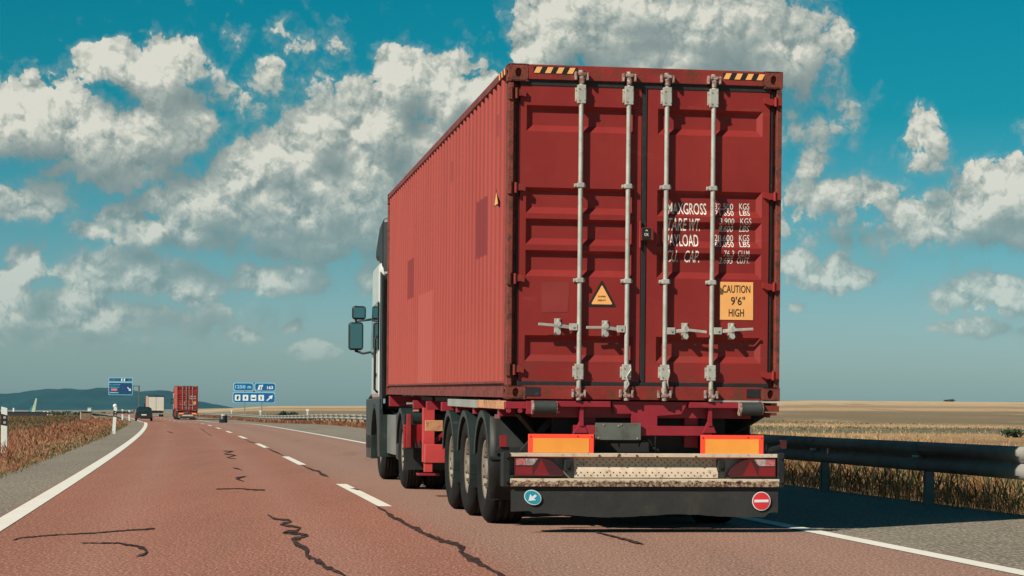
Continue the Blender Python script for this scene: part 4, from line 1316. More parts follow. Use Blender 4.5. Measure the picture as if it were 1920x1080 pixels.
# tail lamps
def lamp(x0, x1, flip):
    f = (lambda t: x0 + (x1 - x0) * t) if not flip else (lambda t: x1 - (x1 - x0) * t)
    zz = lambda t: .490 + (.652 - .490) * t
    body = [(0, 0), (.93, 0), (1.0, .10), (.97, .30), (.85, .62), (.72, .88), (.55, 1.0), (0, 1.0)]
    g = M(); g.prism([(f(a), zz(b)) for a, b in body], -.050, .035)
    tl = obj('tail_lamp', g, m_lensdark, tr, .006)
    def lens(poly, m_, v=-.053, name='lens'):
        g = M(); g.prism([(f(a), zz(b)) for a, b in poly], v, -.049); obj(name, g, m_, tl)
    lens([(.03, .60), (.22, .60), (.22, .95), (.03, .95)], paint('pink_lens', (.40, .12, .12), .25, var=.4, vscale=40, coat=.5), name='clear_lens')
    lens([(.225, .60), (.36, .60), (.40, .70), (.46, .95), (.225, .95)], m_lensclear, name='clear_lens')
    lens([(.03, .07), (.36, .07), (.36, .52), (.03, .52)], m_lensred, name='red_lens')
    lens([(.38, .06), (.70, .06), (.53, .90)], m_lensred, -.056, name='triangle_reflector')
    g = M(); a, b = sorted((f(-.02), f(1.02))); g.box(a, b, -.02, .036, .472, .489); obj('lamp_housing', g, m_lampbox, tl)
lamp(RU(962.5, 880), RU(1056, 880), False); lamp(RU(1362, 880), RU(1454, 880), True)
for px in (1062.5, 1350.5):
    g = M().box(RU(px - 7, 880), RU(px + 6, 880), -.045, .034, .535, .635); g.cyl((RU(px), -.045, .585), (RU(px), -.06, .585), .022, 10)
    obj('plate_lamp', g, m_plastic, tr, .008)
# rubber skirt with wavy lower hem
n = 60; vs = []
for k in range(n + 1):
    u = .045 + 2.37 * k / n
    lo = .150 + .012 * math.sin(k * .21) + (0.035 if k < 5 else .012 if k < 9 else 0) + (.03 if k > 57 else 0) + RNG.uniform(-.003, .003)
    vv = -.048 + .003 * math.sin(k * .33)
    vs += [(u, -.045, .400), (u, vv - .005, lo)]
g = M(); g.add(vs, [(2 * k, 2 * k + 1, 2 * k + 3, 2 * k + 2) for k in range(n)])
sk = obj('rubber_skirt', g, m_skirt, tr)
sk.modifiers.new('thick', 'SOLIDIFY').thickness = .01
def disc(cu, cz_, ru, rz, v, rot=0, n=28):
    return [(cu + ru * math.cos(2 * math.pi * k / n) * math.cos(rot) - rz * math.sin(2 * math.pi * k / n) * math.sin(rot),
             cz_ + ru * math.cos(2 * math.pi * k / n) * math.sin(rot) + rz * math.sin(2 * math.pi * k / n) * math.cos(rot)) for k in range(n)]
cu, cz2 = RU(996, 932), RZ(996, 932)
SV = -.066
st = obj('direction_sticker', flat_poly(disc(cu, cz2, .078, .062, 0, -.45), SV), m_signwhite, tr)
obj('sticker_disc', flat_poly(disc(cu, cz2, .071, .055, 0, -.45), SV - .002), m_blue, st)
arr = [(-.038, -.030), (.030, -.024), (.012, -.010), (.036, .012), (.020, .026), (-.004, .006), (-.022, .030)]
obj('arrow', flat_poly([(cu + a, cz2 + b) for a, b in arr], SV - .004), m_signwhite, st)
cu, cz2 = RU(1424.5, 939), RZ(1424.5, 939)
st = obj('no_entry_sticker', flat_poly(disc(cu, cz2, .083, .083, 0), SV), m_signwhite, tr)
obj('sticker_disc', flat_poly(disc(cu, cz2, .076, .076, 0), SV - .002), m_red_st, st)
obj('bar', flat_poly([(cu - .064, cz2 - .011), (cu + .064, cz2 - .009), (cu + .064, cz2 + .014), (cu - .064, cz2 + .012)], SV - .004), m_signwhite, st)
# marker arms
for s in (0, 1):
    g = M()
    if s == 0:
        g.box(RU(932, 845), RU(974, 845), -.03, .0, RZ(950, 846), RZ(950, 838)); 
        obj('marker_arm', g, m_plastic, tr, .004)
        obj('marker_lamp', M().box(-.055, .006, -.05, -.031, RZ(940, 838), RZ(940, 816)), m_lensred, tr, .004)
    else:
        g.bar((RU(1436, 848), .0, RZ(1436, 846)), (RU(1466, 838), .02, RZ(1466, 838)), .03, .035)
        g.cyl((RU(1437), -.02, RZ(1437, 846)), (RU(1437), -.02, RZ(1437, 832)), .008, 6)
        obj('marker_arm', g, m_plastic, tr, .004)
        obj('marker_lamp', M().box(RU(1465), RU(1477), -.01, .03, RZ(1470, 841), RZ(1470, 826)), m_lensdark, tr, .004)
# wheels, fenders
AX = (1.62, 2.98, 4.34)
for v in AX:
    wheel(tr, .015, .385, v, .50, -1); wheel(tr, Wd - .40, .385, v, .50, 1)
    g = M(); g.cyl((.3, v, .5), (Wd - .3, v, .5), .07, 12); g.box(.62, .90, v - .5, v + .2, .40, .62); g.box(1.55, 1.83, v - .5, v + .2, .40, .62)
    obj('axle', g, m_under, tr)
    for u0 in (.0, Wd - .42):
        g = arc_fender(u0, u0 + .42, v, .50, .545, R(15), R(197))
        g.box(u0 + .01, u0 + .41, v - .558, v - .548, .30 if v != AX[0] else .24, .42)
        obj('fender', g, m_fender, tr)
for u0, u1 in ((.0, 1.05), (1.45, Wd - .0)):
    vs = []; n = 16
    for k in range(n + 1):
        u = u0 + (u1 - u0) * k / n
        vs += [(u, AX[0] - .60, 1.0), (u, AX[0] - .63 + .01 * math.sin(k), .25)]
    g = M(); g.add(vs, [(2 * k, 2 * k + 1, 2 * k + 3, 2 * k + 2) for k in range(n)], True)
    g.box(u0, u1, AX[0] - .64, AX[0] - .62, .61, .635)
    for k in range(4): g.cyl((u0 + .06 + k * .09, AX[0] - .64, .68), (u0 + .06 + k * .09, AX[0] - .65, .68), .016, 8)
    mf = obj('mud_flap', g, m_plastic, tr); mf.modifiers.new('thick', 'SOLIDIFY').thickness = .012
for a_, b_2 in (((.12, .1, 1.05), (.62, .9, .62)), ((.08, .35, .55), (.5, .35, 1.03)), ((Wd - .12, .1, 1.05), (Wd - .62, .9, .62))):
    obj('bumper_stay', M().bar(a_, b_2, .05, .06), m_plastic, tr, .004)
obj('air_tank', M().cyl((.55, .7, .80), (1.9, .7, .80), .17, 20), m_under, tr)
obj('back_panel', M().box(.45, 2.0, .22, .30, .70, 1.06), m_under, tr)
obj('spare_carrier', M().box(.2, 2.2, 5.2, 5.4, .4, 1.0), m_under, tr)
g = M()
for px, r_ in ((1152, .05), (1212, .06)):
    pts = [(RU(px) + r_ * math.cos(t / 8 * math.pi), .05, RZ(px, 838) + r_ * math.sin(t / 8 * math.pi) * 1.1) for t in range(9)]
    g.tube(pts, .007, 6)
g.tube([(RU(1228), -.0, RZ(1228, 816)), (RU(1227), -.02, RZ(1227, 832)), (RU(1229), 0, RZ(1229, 848))], .006, 6)
g.tube([(RU(1225), 0.02, RZ(1225, 840)), (RU(1232), -.01, RZ(1232, 843)), (RU(1236), 0, RZ(1236, 848))], .010, 6)
obj('air_hoses', g, m_tyre, tr)
# red lamp under the left rail
obj('side_marker', M().box(-.012, .0, .30, .62, .985, 1.020), m_lensred, tr, .003)
# landing legs
for u in (.04, Wd - .18):
    g = M(); g.box(u, u + .14, 7.30, 7.44, .42, 1.08); g.box(u + .02, u + .12, 7.32, 7.42, .30, .44); 
    obj('landing_leg', g, paint('leg_red', (.46, .05, .05), .45, dirt=((.2, .08, .06), .3, 6)), tr, .004)
    g = M(); g.box(u - .06, u + .20, 7.22, 7.52, .26, .285); obj('foot_plate', g, m_trred, tr, .004)
    obj('leg_brace', M().bar((u + .07, 7.37, .60), ((u + .5) if u < 1 else (u - .4), 7.37, .98), .05, .05), m_trred, tr)
g = M(); g.box(.05, .26, 7.10, 7.20, .80, .93); obj('leg_gearbox', g, m_tanrail, tr, .005)
g = M(); g.box(.04, .28, 7.05, 7.2, .42, .64); obj('leg_cover', g, bpy.data.materials['leg_red'], tr, .005)
for v0 in (.32, 2.45, 3.85, 5.25, 6.85): g = M(); slope_box(g, .10, Wd - .10, v0, v0 + 1.3, 1.105, 1.1535); obj('gap_filler_plate', g, m_under, tr)  # added dark plates keep sky from showing through the gap under the container

# ------------------------------------------------------------------ tractor unit
tk = thing('truck_tractor', 'white cab with dark roof spoiler and mirrors, just ahead of the big red container', 'truck',
           (OX, OY, 0), TH, 'tractor units pulling the red trailers')
g = M()
for u in (.80, 1.52): g.box(u, u + .12, 9.0, 14.2, .78, 1.02)
g.box(.6, 1.85, 8.98, 9.04, .72, 1.0)
obj('chassis_frame', g, m_under, tk, .004)
g = M(); g.cyl((Wd / 2, 10.2, 1.03), (Wd / 2, 10.2, 1.09), .46, 24); g.box(.75, 1.7, 9.9, 10.5, .95, 1.03)
obj('fifth_wheel', g, m_under, tk)
VR, VF = 9.95, 13.62
for u0, s in ((.02, -1), (.33, -1), (Wd - .30, 1), (Wd - .61, 1)): wheel(tk, u0, .28, VR, .50, s, twin=True)
for u0, s in ((.03, -1), (Wd - .33, 1)): wheel(tk, u0, .30, VF, .50, s)
g = M(); g.cyl((.3, VR, .5), (Wd - .3, VR, .5), .12, 12); g.cyl((.3, VF, .5), (Wd - .3, VF, .5), .07, 12); obj('axle', g, m_under, tk)
for u0 in (.0, Wd - .60):
    g = arc_fender(u0, u0 + .60, VR, .50, .56, R(10), R(185), .02)
    g.box(u0, u0 + .60, VR - .60, VR - .50, .86, 1.0)
    obj('rear_fender', g, m_fender, tk)
g = M().box(.02, 2.40, VR - .60, VR - .585, .27, .575)
g.box(.02, 2.40, VR - .62, VR - .58, .575, .60)
obj('mud_flap', g, m_plastic, tk)
# red cylinders and lamp cluster seen between fender and landing leg
g = M(); g.box(-.02, .34, VR - .80, VR - .70, .56, .86)
obj('rear_lamp_carrier', g, m_redtank, tk, .01)
g = M(); g.box(.01, .07, VR - .86, VR - .81, .56, 1.0); obj('carrier_upright', g, m_darkred, tk, .006)
g = M()
for k in range(4): g.prism([(.10 + k * .06, .56), (.15 + k * .06, .56), (.125 + k * .06, .66)], VR - .82, VR - .802)
obj('carrier_bracket', g, m_under, tk)
obj('air_cylinder', M().cyl((.10, VR - .76, .95), (.34, VR - .76, .95), .075, 16), m_fender, tk)
obj('valve_block', M().box(.10, .18, VR - .80, VR - .70, 1.03, 1.12), m_tanrail, tk, .01)
obj('gland_plate', M().box(.02, .28, VR - .85, VR - .70, 1.125, 1.15), m_greyrail, tk)
g = M(); g.cyl((.12, 12.0, .70), (.12, 12.9, .70), .001, 6); g.box(.06, .60, 11.0, 12.75, .42, .98)
obj('fuel_tank', g, paint('tank_metal', (.32, .34, .33), .35, metal=.6), tk, .06)
g = M().box(.04, .55, 10.62, 10.98, .36, 1.02); obj('side_box', g, m_fender, tk, .04)
# cab body: side outline extruded across, rounded
VB, VN = 13.0, 15.2
prof = [(VB, 1.22), (VN - .9, 1.22), (VN - .45, 1.22), (VN - .02, 1.22), (VN + .03, 1.4), (VN - .18, 2.35), (VN - .48, 3.0), (VN - .75, 3.22), (VB + .1, 3.25), (VB, 3.15)]
g = M(); g.prism([(a, b) for a, b in prof], -.045, Wd + .045, 'yz')
for i_, (a_, b_2, c_) in enumerate(g.v):          # the nose is rounded in plan
    q_ = max(0.0, (b_2 - (VN - .95)) / .95); k_ = 1 - .16 * q_ ** 2.2
    g.v[i_] = (Wd / 2 + (a_ - Wd / 2) * k_, b_2, c_)
cab = obj('cab', g, m_cabwhite, tk, .07)
# dark rear wall, a little in from the cab edge
g = M().box(.06, Wd - .06, VB - .03, VB - .002, 1.05, 3.1); obj('cab_rear_wall', g, m_cabdark, tk, .01)
# wheel arch and step in dark plastic
g = arc_fender(-.055, .36, VF, .50, .60, R(-8), R(188), .05, .02); g.box(-.055, .3, VF + .55, VN - .05, .30, .66); g.box(-.05, .3, VF - 1.0, VF - .62, .36, .98)
obj('cab_steps', g, m_fender, tk, .01)
g = arc_fender(Wd - .36, Wd + .055, VF, .50, .60, R(-8), R(188), .05, .02); obj('wheel_arch', g, m_fender, tk)
arch = [(VF + .60 * math.cos(t), .50 + .60 * math.sin(t)) for t in np.linspace(R(-5), R(185), 14)]
g = M(); g.prism([(VN + .02, .45), (VN + .02, 1.215), (VB - .35, 1.215), (VB - .35, .45)] + arch[::-1], -.055, .0, 'yz'); obj('lower_cab_panel', g, m_fender, tk, .006)
# window, door line and grab handle on the left
g = M(); g.prism([(VF - .60, 1.95), (VF + .35, 1.85), (VF + .70, 1.95), (VF + .42, 2.62), (VF - .60, 2.66)], -.062, -.048, 'yz')
obj('side_window', g, m_glass, tk, .004)
g = M().tube([(-.06, VF - .75, 1.3), (-.11, VF - .75, 1.35), (-.11, VF - .75, 2.1), (-.06, VF - .75, 2.15)], .018, 8); obj('grab_handle', g, m_plastic, tk)
g = M().box(-.075, -.045, VF - .3, VF - .12, 1.55, 1.60); obj('door_handle', g, m_plastic, tk, .005)
g = M(); g.prism([(VB - .02, 2.95), (VB + .45, 3.1), (VB + .55, 3.3), (VN - .85, 3.33), (VN - 1.0, 3.55), (VB + .55, 3.86), (VB - .02, 3.92)], .0, Wd - .0, 'yz')
obj('roof_spoiler', g, m_cabdark, tk, .08)
g = M(); g.bar((.10, VB - .04, 3.12), (.18, VB - .10, 3.66), .02, .03); g.bar((.03, VB - .06, 3.08), (.30, VB - .06, 3.10), .02, .03); g.bar((.08, VB - .03, 3.0), (.28, VB - .05, 2.80), .02, .03)
obj('spoiler_stay', g, m_cabwhite, tk)
g = M(); g.prism([(VB - .42, 1.05), (VB - .01, 1.05), (VB - .01, 3.1), (VB - .28, 3.05)], -.03, -.015, 'yz'); obj('side_deflector', g, m_cabdark, tk, .006)
g = M(); g.box(.3, .9, VB - .4, VB - .06, 1.2, 2.0); g.cyl((.45, VB - .35, 1.1), (.45, VB - .35, 2.6), .07, 12); obj('air_intake', g, m_cabdark, tk, .02)
# mirrors
def mirror(u, v, z0, z1, w, ry=.04):
    g = M().box(u - w / 2, u + w / 2, v, v + .10, z0, z1)
    mm = obj('mirror', g, m_plastic, tk, .045)
    sg_ = 1 if u < 1 else -1; a_ = .020
    g = M(); x0, x1 = u - w / 2 + .026, u + w / 2 - .026; d0_, d1_ = (0, a_) if sg_ > 0 else (a_, 0)
    g.hexa([(x0, v - .003 - d0_, z0 + .03), (x1, v - .003 - d1_, z0 + .03), (x1, v - .001, z0 + .03), (x0, v - .001, z0 + .03), (x0, v - .003 - d0_, z1 - .03), (x1, v - .003 - d1_, z1 - .03), (x1, v - .001, z1 - .03), (x0, v - .001, z1 - .03)])
    obj('mirror_glass', g, m_mirror, mm)
for s in (-1, 1):
    um = -.255 if s < 0 else Wd + .255
    ue = -.03 if s < 0 else Wd + .03
    mirror(um, VN - .42, 1.98, 2.42, .235); mirror(um - .045 * -s * -1, VN - .44, 2.46, 2.675, .22)
    g = M().tube([(ue, VN - .55, 2.46), (um, VN - .38, 2.43), (um, VN - .36, 2.0)], .02, 8); g.tube([(um, VN - .36, 1.97), (um * .5 + ue * .5, VN - .4, 1.93), (ue, VN - .5, 1.95)], .018, 8)
    g.cyl((um, VN - .36, 1.95), (um, VN - .36, 2.68), .016, 8)
    obj('mirror_arm', g, m_plastic, tk)
g = M().box(.02, Wd - .02, VN - .02, VN + .05, .35, .75); obj('front_bumper', g, m_fender, tk, .03)

# ------------------------------------------------------------------ the other red truck, far ahead in the right lane
FX, FY = -39.9, 247.0
FZ = land1(FX, FY)
th2 = math.atan(.197)
f_box = copy_tree(box_root, 'small distant red container on the truck ahead in the right lane', (FX, FY, FZ + CZ), th2)
f_tr = copy_tree(tr, 'red trailer under the small distant container in the right lane', (FX, FY, FZ), th2)
f_tk = copy_tree(tk, 'distant white-cabbed tractor unit half hidden ahead of the small red container', (FX, FY, FZ), th2)

# ------------------------------------------------------------------ pale box lorry beyond it
X0, Y0_ = -56.9, 324.0
lorry = thing('box_lorry', 'pale box lorry with a dark top edge and tan side, ahead of the black car', 'lorry', (X0, Y0_, land1(X0, Y0_) + .02), math.atan(.225))
obj('cargo_body', M().box(.02, 2.48, .04, 7.6, .95, 3.28), m_boxtan, lorry, .02)
for a, b in ((.05, 1.22), (1.27, 2.44)):
    obj('rear_door', M().box(a, b, .0, .04, 1.0, 3.12), m_boxwhite, lorry, .01)
obj('rear_frame', M().box(.0, 2.5, .01, .05, 3.13, 3.33).box(1.225, 1.265, .005, .04, .98, 3.13).box(.0, .045, .01, .05, .9, 3.13).box(2.445, 2.5, .01, .05, .9, 3.13), m_cabdark, lorry)
obj('chassis', M().box(.4, 2.1, .1, 9, .55, .94), m_under, lorry)
obj('bumper', M().box(.1, 2.4, -.05, .08, .42, .58), m_greyrail, lorry, .01)
for a in (.12, 2.1):
    obj('tail_lamp', M().box(a, a + .28, -.07, -.04, .62, .74), m_lensred, lorry)
for v in (1.6, 8.2):
    for u0, s in ((.06, -1), (2.14, 1)): wheel(lorry, u0, .30, v, .46, s)
obj('cab', M().prism([(7.75, .7), (9.3, .5), (9.4, 1.6), (9.1, 2.6), (7.75, 2.75)], .1, 2.4, 'yz'), m_cabwhite, lorry, .06)
obj('mirror', M().box(-.22, -.02, 9.0, 9.1, 1.6, 2.1).box(2.52, 2.72, 9.0, 9.1, 1.6, 2.1).box(-.05, 2.55, 9.03, 9.07, 2.0, 2.04), m_plastic, lorry, .02)

# ------------------------------------------------------------------ black estate car behind it
cx, cy = -38.35, 216.0
car = thing('black_car', 'black car with a pale number plate, following the pale box lorry in the left lane', 'car', (cx, cy, land1(cx, cy) + .01), math.atan(.19))
def loft(secs, n_per):
    g = M(); vs = []
    for s in secs: vs += s
    k = n_per
    g.add(vs, [(i * k + j, i * k + (j + 1) % k, (i + 1) * k + (j + 1) % k, (i + 1) * k + j) for i in range(len(secs) - 1) for j in range(k)], True)
    g.add(secs[0], [tuple(range(k))]); g.add(secs[-1], [tuple(reversed(range(k)))])
    return g
def sec(v, zl, zh, w, wt):
    return [(-w * .94, v, zl), (w * .94, v, zl), (w, v, zl + .15), (w, v, (zl + zh) * .55), (wt, v, zh - .05), (wt * .85, v, zh), (-wt * .85, v, zh), (-wt, v, zh - .05), (-w, v, (zl + zh) * .55), (-w, v, zl + .15)]
secs = [sec(0, .34, .95, .80, .74), sec(.10, .28, 1.02, .88, .80), sec(1.2, .24, 1.02, .90, .82), sec(3.2, .24, 1.0, .90, .82), sec(4.1, .26, .88, .86, .76), sec(4.4, .34, .72, .74, .66)]
body = obj('body', loft(secs, 10), m_carblack, car)
secs = [sec(.06, .90, 1.05, .80, .76), sec(.28, .95, 1.42, .78, .60), sec(.7, .95, 1.47, .80, .62), sec(2.0, .95, 1.46, .80, .62), sec(3.0, .93, 1.02, .80, .74)]
obj('greenhouse', loft(secs, 10), m_glass, car)
obj('roof', M().box(-.58, .58, .35, 2.0, 1.455, 1.485), m_carblack, car, .02)
obj('rear_window', M().hexa([(-.60, .06, 1.02), (.60, .06, 1.02), (.60, .10, 1.02), (-.60, .10, 1.02), (-.50, .23, 1.38), (.50, .23, 1.38), (.50, .27, 1.38), (-.50, .27, 1.38)]), m_glass, car)
obj('number_plate', M().box(-.26, .26, -.03, -.005, .60, .71), m_signwhite, car)
for s in (-1, 1):
    obj('tail_light', M().box(min(s * .58, s * .84), max(s * .58, s * .84), -.02, .06, .80, .98), m_lensdark, car, .01)
    obj('mirror', M().box(min(s * .92, s * 1.08), max(s * .92, s * 1.08), 2.5, 2.6, .98, 1.12), m_carblack, car, .02)
obj('bumper', M().box(-.84, .84, -.05, .10, .34, .56), m_plastic, car, .03)
obj('exhaust', M().cyl((-.5, -.06, .30), (-.5, .1, .30), .035, 10), m_gal, car)
for v in (.85, 3.45):
    for u0, s in ((-.90, -1), (.69, 1)): wheel(car, u0, .21, v, .32, s)

# ------------------------------------------------------------------ guard rail, right-hand side
def rail_x(d): return float(dash_x(d)) + float(rail_off(d)) * math.hypot(1, .15 + .0002 * d)
def rail_z(d): return float(dip(d))
rail = thing('guard_rail', 'long galvanised steel guard rail with two-wave beam along the right shoulder', 'guard rail', (rail_x(30), 30, 0))
rx0, ry0 = rail_x(30), 30
m_rail = paint('guard_rail_steel', (.23, .225, .205), .75, metal=.05, var=.12, vscale=3, dirt=((.20, .16, .12), .3, 5))
m_reflect = paint('amber_reflector', (.55, .10, .03), .3)
WAVE = [(-.010, .165), (-.040, .160), (-.078, .125), (-.078, .070), (-.040, .030), (-.004, .010), (-.004, -.010), (-.040, -.030), (-.078, -.070), (-.078, -.125), (-.040, -.160), (-.010, -.165)]
dcur = 12.15
posts = []
while dcur < 330:
    posts.append(dcur); dcur += 4.0 / math.hypot(1, .17)
RAILH = .565
for i in range(len(posts) - 1):
    a, b = posts[i], posts[i + 1]
    g = M(); vs = []
    for d_, e in ((a - .16, .004), (b, 0.0)):
        x_, z_ = rail_x(d_) - .13, rail_z(d_)
        for (o, h) in WAVE: vs.append((x_ + o - e - rx0, d_ - ry0, z_ + RAILH + h))
    n = len(WAVE)
    g.add(vs, [(k, k + 1, n + k + 1, n + k) for k in range(n - 1)], True)
    bm_ = obj('rail_beam', g, m_rail, rail)
    sol = bm_.modifiers.new('thick', 'SOLIDIFY'); sol.thickness = .004; sol.offset = 1
post_me = None
for i, d_ in enumerate(posts):
    x_, z_ = rail_x(d_), rail_z(d_)
    if post_me is None:
        g = M().box(-.055, .055, -.03, -.022, -.35, .64).box(.047, .055, -.03, .03, -.35, .64).box(-.055, -.047, -.03, .03, -.35, .64)
        g.box(-.13, -.066, -.035, .035, .52, .61)
        po = obj('rail_post', g, m_rail, rail); post_me = po.data
    else:
        po = obj('rail_post', post_me, m_rail, rail)
    po.location = (x_ - rx0, d_ - ry0, z_)
    po.rotation_euler = (0, 0, math.atan(.15 + .0002 * d_))
    if d_ < 70:
        g = M().cyl((x_ - .205 - rx0, d_ - .05 - ry0, z_ + RAILH), (x_ - .130 - rx0, d_ - .05 - ry0, z_ + RAILH), .016, 8)
        obj('rail_bolt', g, m_signwhite, rail)
        if i % 2 == 0:
            obj('rail_reflector', M().box(x_ - .158 - rx0, x_ - .136 - rx0, d_ - 1.3 - ry0, d_ - 1.22 - ry0, z_ + RAILH - .035, z_ + RAILH + .035), m_reflect, rail)

# ------------------------------------------------------------------ delineator posts
def delineator(label, x_, y_, h=1.05, group='white delineator posts along the road', dots=True, s=1.0, tilt=0.0):
    t = thing('delineator_post', label, 'marker post', (x_, y_, land1(x_, y_)), math.atan(.16), group)
    w = .065 * s
    g = M(); g.hexa([(-w, -.03, -.1), (w, -.03, -.1), (w, .03, -.1), (-w, .03, -.1), (-w, -.03, h), (w, -.03, h - .035), (w, .03, h - .035), (-w, .03, h)])
    t.rotation_euler[1] = tilt
    obj('post', g, m_whitepl, t, .006)
    obj('black_band', M().hexa([(-w - .002, -.033, h - .40), (w + .002, -.033, h - .42), (w + .002, .033, h - .42), (-w - .002, .033, h - .40),
                               (-w - .002, -.033, h - .155), (w + .002, -.033, h - .19), (w + .002, .033, h - .19), (-w - .002, .033, h - .155)]), m_black, t)
    for z in ((h - .235, h - .345) if dots else (h - .28,)):
        obj('reflector', M().cyl((.008, -.034, z), (.008, -.038, z), .032 if dots else .02, 14), paint('grey_reflector', (.30, .31, .30), .4) if 'grey_reflector' not in bpy.data.materials else bpy.data.materials['grey_reflector'], t)
    return t
delineator('large white delineator post with black band and two grey dots at the left edge', -11.02, 45.0)
delineator('white delineator post standing in red grass at the bend of the left edge line', -15.75, 82.0, 1.08, tilt=.06)
delineator('third delineator post from the left edge, small and far, left of the farthest one', -31.95, 170, 1.08)
delineator('farthest delineator post on the left verge, nearest the black car', -34.35, 186, 1.08)
# round-headed marker right behind the second post
t = thing('marker_post', 'round white-headed marker on a dark stem rising just behind the second delineator post', 'marker post', (-22.6, 118, land1(-22.6, 118)), .16)
obj('head', M().lathe_x([(-.0, .001), (.0, .10), (.03, .12), (.06, .10), (.06, .001)], 0, 1.12, 16), m_whitepl, t)
t.children[0].rotation_euler = (0, 0, R(90))
obj('stem', M().cyl((0, .03, -.1), (0, .03, 1.02), .02, 8), m_black, t)
for k, (d_, lab) in enumerate(((170, 'small white marker post behind the guard rail, right of the green bush'), (227, 'small white marker post behind the guard rail under the blue sign'), (276, 'small white marker post behind the guard rail above the dark drum'))):
    t = thing('marker_post', lab, 'marker post', (rail_x(d_) + .4, d_, land1(rail_x(d_), d_) + .05), .16, 'white marker posts behind the guard rail')
    obj('post', M().box(-.05, .05, -.03, .03, 0, 1.1), m_whitepl, t, .006)
    obj('head', M().box(-.12, .12, -.05, -.031, .95, 1.15), m_whitepl, t, .02)

# ------------------------------------------------------------------ dark drum at the right-hand line
t = thing('roadside_drum', 'dark squat drum with a pale lid at the far right edge of the road', 'drum', (-25.9, 186, land1(-25.9, 186)))
obj('drum_body', M().lathe_x([(0, .001), (0, .36), (.02, .38), (.30, .36), (.32, .38), (.34, .36), (.62, .36), (.66, .33), (.66, .001)], 0, 0, 20), m_barrel, t)
t.children[0].rotation_euler = (0, R(-90), 0)
obj('lid', M().cyl((.05, 0, .662), (.05, 0, .74), .25, 16), m_whitepl, t)

# ------------------------------------------------------------------ blue exit sign on the right
SD = 300.0
def s_x(px): return (px - 960) / 3886 * SD
def s_z(px, py): return CAM_H + (769 + .0079 * (px - 960) - py) / 3886 * SD
cxs = s_x(475); gz = land1(cxs, SD)
sg = thing('road_sign', 'pale-edged blue exit sign in three panels with a row of white pictograms', 'road sign', (cxs, SD, gz))
def srect(px0, px1, py0, py1, v0, v1, g=None, cut=.18):
    g = g or M(); a, b = s_x(px0) - cxs, s_x(px1) - cxs; m_ = (px0 + px1) / 2; z0, z1 = s_z(m_, py1) - gz, s_z(m_, py0) - gz
    c = cut
    g.prism([(a + c, z0), (b - c, z0), (b, z0 + c), (b, z1 - c), (b - c, z1), (a + c, z1), (a, z1 - c), (a, z0 + c)], v0, v1)
    return g
for r_ in ((437.2, 474.6, 717.6, 732.6), (477.2, 516.2, 717.8, 733.4), (436, 515.6, 735.4, 755.4)):
    obj('panel_border', srect(*r_, -.02, .06), m_signsky, sg)
for r_ in ((438.4, 473.4, 718.8, 731.4), (478.4, 515, 719, 732.2), (437.2, 514.4, 736.6, 754.2)):
    pn = obj('blue_panel', srect(*r_, -.05, -.021), m_signblue, sg)
def stext(body, px0, px1, py0, py1, m_=m_signwhite, bold=.03):
    co, fs = text_geo(body, s_x(px0) - cxs, s_x(px1) - cxs, s_z(475, py1) - gz, s_z(475, py0) - gz, 0, bold)
    g = M(); g.add([(a, -.056, b) for a, b in co], fs); return obj('sign_lettering', g, m_, sg)
stext('1250', 440.5, 460, 722.3, 728.6, m_signsky); stext('m', 464, 470.6, 724, 728.6, m_signsky); stext('163', 500.5, 511.6, 723.4, 729.4, m_signwhite)
def spoly(pts, m_, name='symbol', v=-.058):
    g = M(); g.add([(s_x(a) - cxs, v, s_z(475, b) - gz) for a, b in pts], [tuple(range(len(pts)))]); return obj(name, g, m_, sg)
# exit symbol: two lanes, one turning off
spoly([(482.5, 731), (485.6, 721.8), (488.4, 721.8), (486.4, 731)], m_signwhite)
spoly([(488, 731), (490, 724.5), (487.5, 724.5), (489.5, 721.8), (493, 720.9), (492.3, 725.5), (491.2, 724.9), (490.4, 731)], m_signwhite)
for k, (a, kind) in enumerate(((440.2, 'pump'), (455, 'cup'), (470, 'bed'), (484.4, 'fork'))):
    spoly([(a, 740.4), (a + 10.4, 740.4), (a + 10.4, 751.4), (a, 751.4)], m_signwhite, 'pictogram_field', -.054)
    if kind == 'pump':
        spoly([(a + 3.4, 749.5), (a + 3.4, 743.5), (a + 6.8, 743.5), (a + 6.8, 749.5)], m_black); spoly([(a + 4.8, 743.6), (a + 4.8, 742), (a + 8, 742.6), (a + 8, 747), (a + 7.4, 747), (a + 7.2, 743.4)], m_black, v=-.060)
    elif kind == 'cup':
        spoly([(a + 3.2, 743.6), (a + 7, 743.6), (a + 6.6, 748.6), (a + 3.6, 748.6)], m_plate)
    elif kind == 'bed':
        spoly([(a + 1.6, 748), (a + 1.6, 743.6), (a + 2.4, 743.6), (a + 2.4, 746), (a + 8.6, 744.8), (a + 8.8, 748)], m_black)
    else:
        spoly([(a + 4.4, 749.6), (a + 3.4, 743), (a + 4.6, 743), (a + 5.2, 745.6), (a + 5.9, 743), (a + 7, 743), (a + 5.8, 749.6)], m_black)
spoly([(499.4, 750.6), (505.4, 745), (503.6, 743.2), (511.4, 740.4), (509.6, 748.4), (507.4, 746.6), (500.8, 751.8)], m_signwhite)
for px in (458.5, 490.5):
    obj('post', M().box(s_x(px) - cxs - .07, s_x(px) - cxs + .07, .06, .18, -.1, s_z(px, 720) - gz), m_post_grey, sg)
g = M(); g.prism([(s_x(474) - cxs, s_z(475, 717.6) - gz), (s_x(478) - cxs, s_z(475, 717.6) - gz), (s_x(476) - cxs, s_z(475, 720.6) - gz)], -.01, .05)
g.prism([(s_x(473.6) - cxs, s_z(475, 735.4) - gz), (s_x(478.6) - cxs, s_z(475, 735.4) - gz), (s_x(476) - cxs, s_z(475, 731.6) - gz)], -.01, .05)
